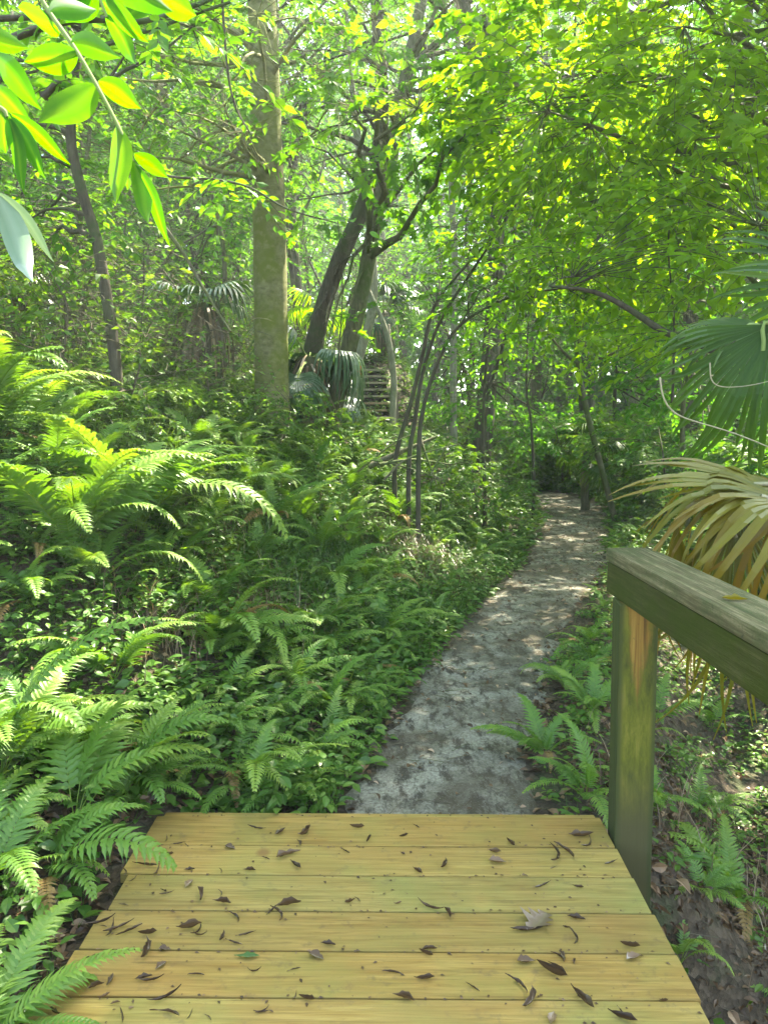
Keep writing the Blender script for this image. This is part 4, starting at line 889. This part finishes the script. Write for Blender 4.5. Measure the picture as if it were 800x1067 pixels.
cover(11000, .3, 6, 1.4, 9, .2, .045, 3, M['cover'], 'ground_cover', 'low weeds right of the path and below the handrail', lambda x, y, e, hw, r: (x - e - hw > .02) & inview(x, y) & (vnoise(x, y, 3, 9) > -.2) & ((y > 4.2) | (r.random(len(x)) < .5)) & ((y > 3.05) | (x > 1.02)), LEAF8)
def grass(n, spots, seed, name, label, H, mat):
    r = np.random.default_rng(seed); g = Geo()
    for cx, cy_, sx, sy, m in spots:
        x = r.normal(cx, sx, m); y = r.normal(cy_, sy, m); ok = (np.abs(x - pathx(y)) > pathw(y) / 2) & ~((y < 3.05) & (x > -1) & (x < .95)); x, y = x[ok], y[ok]; k = len(x); z = ground_z(x, y)
        a = r.uniform(0, 6.28, k); h = H * r.uniform(.4, 1.2, k); q = np.linspace(0, 1, 5)
        out = (r.uniform(.2, .9, k) * h)[:, None] * q ** 2; up = h[:, None] * (q - .35 * q ** 2.5)
        C = np.stack([x[:, None] + np.cos(a)[:, None] * out, y[:, None] + np.sin(a)[:, None] * out, z[:, None] + up], -1)
        s = np.stack([-np.sin(a), np.cos(a), 0 * a], -1)[:, None] * (.0035 * (1.02 - q))[None, :, None]
        V = np.concatenate([C + s, C - s], 1).reshape(-1, 3); b = (np.arange(k) * 10)[:, None, None]; j = np.arange(4)[None]
        Q = np.stack([j, j + 1, j + 6, j + 5], -1) + b; g.add(V, quads=Q.reshape(-1, 4), tint=np.repeat(r.uniform(0, .9, k), 10))
    return tag(link(name, g.mesh(name, mat)), label, 'grass', kind='stuff')
grass(0, [(-1.2, 7, .9, .8, 2600), (-.6, 6, .6, .6, 1200), (-2.4, 8, 1.2, 1, 1800), (.2, 7.6, .5, .5, 300), (1.0, 8.8, .5, .6, 300)], 5, 'grass', 'long thin grass blades on the bank before the thick trunk', .42, M['cover'])
grass(0, [(.35, 7.6, .4, .35, 1500), (-.9, 5.2, .25, .25, 350), (-1.3, 4.3, .15, .15, 120), (1.9, 3.6, .4, .4, 260)], 6, 'dead_grass', 'tangled brown dead grass and vines on the bank', .38, M['skirt'])
def litter(n, seed, name, label, region, size, mat, lift=.006, tmax=1):
    r = np.random.default_rng(seed); g = Geo(); xlo, xhi, ylo, yhi, cond = region
    y = r.uniform(ylo, yhi, n); x = r.uniform(xlo, xhi, n); ok = cond(x, y, pathx(y), pathw(y) / 2, r); x, y = x[ok], y[ok]; n = len(x)
    P = np.stack([x, y, ground_z(x, y) + lift + r.uniform(0, .015, n)], -1); a = r.uniform(0, 6.28, n)
    D = np.stack([np.cos(a), np.sin(a), r.normal(0, .18, n)], -1); T = (LEAF8[0] * np.array([1, 1, 2.2]), LEAF8[1])
    put_leaves(g, P, D, np.array([0, 0, 1.]) + r.normal(0, .4, (n, 3)), size * r.uniform(.4, 1.3, n), T, r.uniform(0, tmax, n), .9)
    return tag(link(name, g.mesh(name, mat)), label, 'leaf litter', kind='stuff')
litter(9000, 1, 'leaf_litter', 'brown dead leaves strewn over the forest floor', (-5, 4, 1.2, 9, lambda x, y, e, hw, r: (np.abs(x - e) > hw * .85) & nodeck(x, y)), .07, M['dead'])
litter(9000, 4, 'slope_litter', 'brown leaf litter over the dark slope right of the bridge', (.9, 3.2, 1.2, 4.6, lambda x, y, e, hw, r: (x - e > hw * .9)), .042, M['dead'], tmax=.62)  # tint capped dark: the slope's shade is put into the litter colour
litter(1500, 5, 'corner_litter', 'pinkish brown leaf litter on the sunlit soil left of the bridge', (-2.0, -.95, 1.6, 3.2, lambda x, y, e, hw, r: nodeck(x, y)), .055, M['dead'])
litter(6500, 2, 'path_litter', 'small brown leaf bits scattered on the grey path', (-.5, 4.2, 3.02, 15, lambda x, y, e, hw, r: (np.abs(x - e) < hw) & (r.random(len(x)) < .35 + .65 * (np.abs(x - e + .1) / hw) ** 2 + .5 * (vnoise(x, y, 3, 77) > .2))), .036, M['dead'], .022)
g = Geo(); rr3 = np.random.default_rng(9)
for k in range(520):
    y = rr3.uniform(3.02, 12) if k % 3 else rr3.uniform(1.6, 3.6); x = float(pathx(y)) + rr3.normal(0, .45) if k % 3 else rr3.choice([-1, 1]) * rr3.uniform(1.05, 1.9)
    a = rr3.uniform(0, 3.14); l = rr3.uniform(.02, .11); z = float(ground_z(x, y)) + .024; d = np.array([math.cos(a), math.sin(a), 0]) * l
    p = np.array([x, y, z]); g.tube([p - d, p + rr3.normal(0, .004, 3), p + d], [.0022, .0018, .001], 4)
tag(link('fallen_twigs', g.mesh('fallen_twigs', M['twig'])), 'tiny broken twigs scattered over path and soil', 'twigs', kind='stuff')

# ------------------------------------------------------------------ leaves lying on the bridge
def deck_pt(u, v, z=0.0):
    a = (u - 400) / FPX; b = (533.5 - v) / FPX
    d = np.array([a, math.cos(PITCH) + b * math.sin(PITCH), -math.sin(PITCH) + b * math.cos(PITCH)]); t = (z - CAM_H) / d[2]; return np.array([0, 0, CAM_H]) + d * t
def curled_leaf(name, L, w_, curl, twist, mat, r, lobes=False, tint=.4):
    m = 9; q = np.linspace(0, 1, m); prof = np.sin(q ** r.uniform(.7, 1.3) * np.pi) ** 1.1 * .5 * w_ * r.uniform(.6, 1.15, m) + .0006
    if lobes: prof = prof * np.where(np.arange(m) % 2, 1.35, .6)
    bend = np.cumsum(np.full(m, twist / m)); C = np.stack([np.cumsum(np.cos(bend)) * L / m, np.cumsum(np.sin(bend)) * L / m, .004 + .5 * curl * L * (q - .5) ** 2], -1)
    S = np.stack([-np.sin(bend), np.cos(bend), 0 * q], -1); V = []
    for f in (1, .5, 0, -.5, -1): V.append(C + S * (prof * f * (1 - .35 * curl))[:, None] + np.array([0, 0, 1.]) * (abs(f) ** 1.5 * prof * (.35 + curl))[:, None] + r.normal(0, .0006, (m, 3)))
    j = np.arange(m - 1); Q = np.concatenate([np.stack([j + c * m, j + 1 + c * m, j + 1 + (c + 1) * m, j + (c + 1) * m], -1) for c in range(4)])
    V = np.concatenate(V); V[:, :2] -= V[:, :2].mean(0); V[:, 2] -= V[:, 2].min() - .0015
    g = Geo(); g.add(V, quads=Q, tint=tint); return g.mesh(name, mat, True)
rl = np.random.default_rng(21)
LV = [curled_leaf('dead_leaf', .09, .026, rl.uniform(.3, 1.3), rl.uniform(-1.4, 1.4), M['dead'], rl, tint=rl.uniform(.1, .65)) for _ in range(12)]
TW = [curled_leaf('dead_leaf', .10, .009, .8, rl.uniform(-2.2, 2.2), M['dead'], rl, tint=rl.uniform(0, .4)) for _ in range(8)]
WD = [curled_leaf('dead_leaf', .07, .035, .3, rl.uniform(-.4, .4), M['dead'], rl, tint=.62) for _ in range(3)]
DL = [  # u, v, angle, scale, kind
 (268, 864, 5, .7, 't'), (292, 868, 50, .6, 'l'), (318, 869, 20, .8, 'l'), (312, 880, -20, .5, 'l'), (372, 863, 10, .6, 'l'), (384, 876, 80, .5, 'l'), (360, 888, 0, .5, 't'), (186, 880, 40, .5, 't'), (176, 891, 0, .4, 'l'),
 (300, 892, 60, 1.0, 'l'), (308, 903, -40, .7, 'l'), (240, 884, 5, .6, 'w'), (152, 903, 30, .9, 't'), (164, 908, 60, .6, 't'), (130, 910, 0, .6, 't'), (260, 908, 45, .5, 'l'), (209, 936, 70, .8, 'l'), (232, 942, 15, .7, 'l'), (197, 922, 80, .6, 'w'), (290, 955, 40, .9, 't'), (300, 945, 60, .9, 'l'), (284, 950, 80, .7, 't'),
 (245, 957, 30, .7, 't'), (104, 962, 10, .9, 't'), (116, 970, 65, .8, 't'), (124, 968, 60, .9, 't'), (134, 972, 70, .8, 't'), (154, 974, 5, .6, 'l'), (197, 968, 25, .8, 'l'), (206, 970, 0, .6, 't'), (232, 977, 40, .5, 'l'), (256, 975, 50, .6, 't'), (245, 984, 5, .6, 't'),
 (100, 998, 60, .7, 't'), (124, 995, -45, .5, 't'), (153, 992, -35, 1.0, 'l'), (172, 990, 0, .5, 'w'), (150, 1020, 30, .5, 'l'), (168, 1007, 45, .5, 'w'), (157, 1022, 0, .7, 't'), (205, 1017, 60, .5, 't'), (330, 998, -15, .7, 'w'), (172, 1040, 5, .9, 't'), (342, 985, 20, .5, 'l'), (320, 1042, 5, .5, 'l'), (174, 1058, 40, .9, 't'),
 (463, 902, -50, .7, 'l'), (532, 880, -60, .6, 'l'), (605, 872, 10, 1.0, 'l'), (612, 880, -60, .9, 't'), (590, 890, 5, 1.2, 't'), (578, 893, 0, 1.2, 't'), (518, 899, -15, .8, 'w'), (636, 900, 60, .6, 't'), (565, 924, 30, .7, 't'), (602, 925, 0, .4, 'l'), (448, 946, -50, .9, 't'), (467, 955, 60, .6, 'l'), (600, 958, 0, .6, 'l'), (598, 979, -20, .8, 't'), (656, 987, -15, .6, 'l'),
 (660, 999, 5, .7, 'w'), (548, 1003, 0, .7, 'w'), (586, 999, -40, .5, 'l'), (575, 1015, -30, 1.0, 'l'), (582, 1012, 60, .7, 't'), (442, 1021, 10, .6, 'l'), (409, 1015, 60, .6, 't'), (421, 1042, 20, .7, 'l'), (552, 1043, -60, .9, 'l'), (606, 1043, -70, 1.0, 'l'), (648, 1062, -25, .8, 'l'), (540, 1028, 10, .9, 't'), (575, 1062, 60, .6, 'w'), (447, 990, 40, .5, 'l'), (434, 862, 10, .4, 't'), (444, 995, -20, .5, 'l')]
DLAB = {'l': 'small brown curled leaf lying on the bridge boards', 't': 'thin dark curled leaf strip lying on the bridge boards', 'w': 'flat tan dry leaf lying on the bridge boards'}
for _ in range(42):
    _v = rl.uniform(868, 1062); _l = 161 - .6 * (_v - 854); _u = _l + 12 + (rl.random() ** 1.5) * (620 + .5 * (_v - 858) - _l - 20); DL.append((_u, _v, rl.uniform(-90, 90), rl.uniform(.25, .55), 'tlt'[int(rl.integers(3))]))
for u, v, a, s, kd in DL:
    p = deck_pt(u, v); ms = {'l': LV, 't': TW, 'w': WD}[kd]
    o = link('fallen_leaf', ms[int(rl.integers(len(ms)))]); o.location = (p[0], p[1], .001); o.rotation_euler = (0, 0, R(a + rl.normal(0, 8))); s *= 1.25; o.scale = (s, s, s * 1.2)
    tag(o, DLAB[kd], 'leaf', {'l': 'curled leaves on the boards', 't': 'leaf strips on the boards', 'w': 'tan leaves on the boards'}[kd])
def one_leaf(u, v, a, L, w_, curl, mat, tint, lab, z=0, lobes=False, loc=None):
    p = deck_pt(u, v, z) if loc is None else np.array(loc); o = link('fallen_leaf', curled_leaf('fallen_leaf', L, w_, curl, .3, mat, rl, lobes, tint)); o.location = (p[0], p[1], p[2] + .002); o.rotation_euler = (0, 0, R(a)); tag(o, lab, 'leaf')
one_leaf(560, 962, 35, .13, .10, .12, M['skirt'], .15, 'largest leaf on the boards, big crumpled grey brown lobed one', lobes=True)
one_leaf(548, 970, -8, .12, .02, .6, M['dead'], .1, 'dark folded leaf right under the largest crumpled leaf')
one_leaf(257, 998, -12, .085, .028, .3, M['cover'], .4, 'green fresh leaf lying on the bridge boards')
one_leaf(765, 626, -25, .075, .035, .4, M['palmdry'], .5, 'small pale yellow leaf resting on the rail cap', z=hr_top)
p = gp(738, 942, 2.3); one_leaf(0, 0, 30, .09, .04, .2, M['lime'], .6, 'single bright green leaf on the dark slope right of the bridge', loc=(p[0], p[1], p[2] + .1))

# ------------------------------------------------------------------ air
g = Geo(); g.box((-620, -560, -12), (620, 860, 42))
hm, ht, hout = nodes('haze_air')
pv = N(ht, 'ShaderNodeVolumePrincipled'); pv.inputs['Density'].default_value = HAZE; pv.inputs['Color'].default_value = (.9, .97, 1, 1); pv.inputs['Anisotropy'].default_value = .3
ht.links.new(pv.outputs[0], hout.inputs['Volume'])
tag(link('haze', g.mesh('haze', hm)), 'thin pale air among the trees', None, kind='stuff')

rc = np.random.default_rng(77); g = Geo(); n = 620
x = rc.uniform(-.9, .86, n); jy = np.array(joints[:9])[rc.integers(0, 9, n)]; y = np.where(rc.random(n) < .55, jy + rc.normal(0, .006, n), rc.uniform(1.3, 2.93, n))
a = rc.normal(0, 1.2, n); P = np.stack([x, y + .012 * 0, np.full(n, .0025)], -1)
put_leaves(g, P, np.stack([np.cos(a), np.sin(a), 0 * a], -1), np.array([0, 0, 1.]) + rc.normal(0, .15, (n, 3)), rc.uniform(.004, .018, n), LEAF4, rc.uniform(0, .7, n), 1.0)
tag(link('leaf_crumbs', g.mesh('leaf_crumbs', M['dead'])), 'tiny brown leaf crumbs sprinkled over the bridge boards', 'debris', kind='stuff')
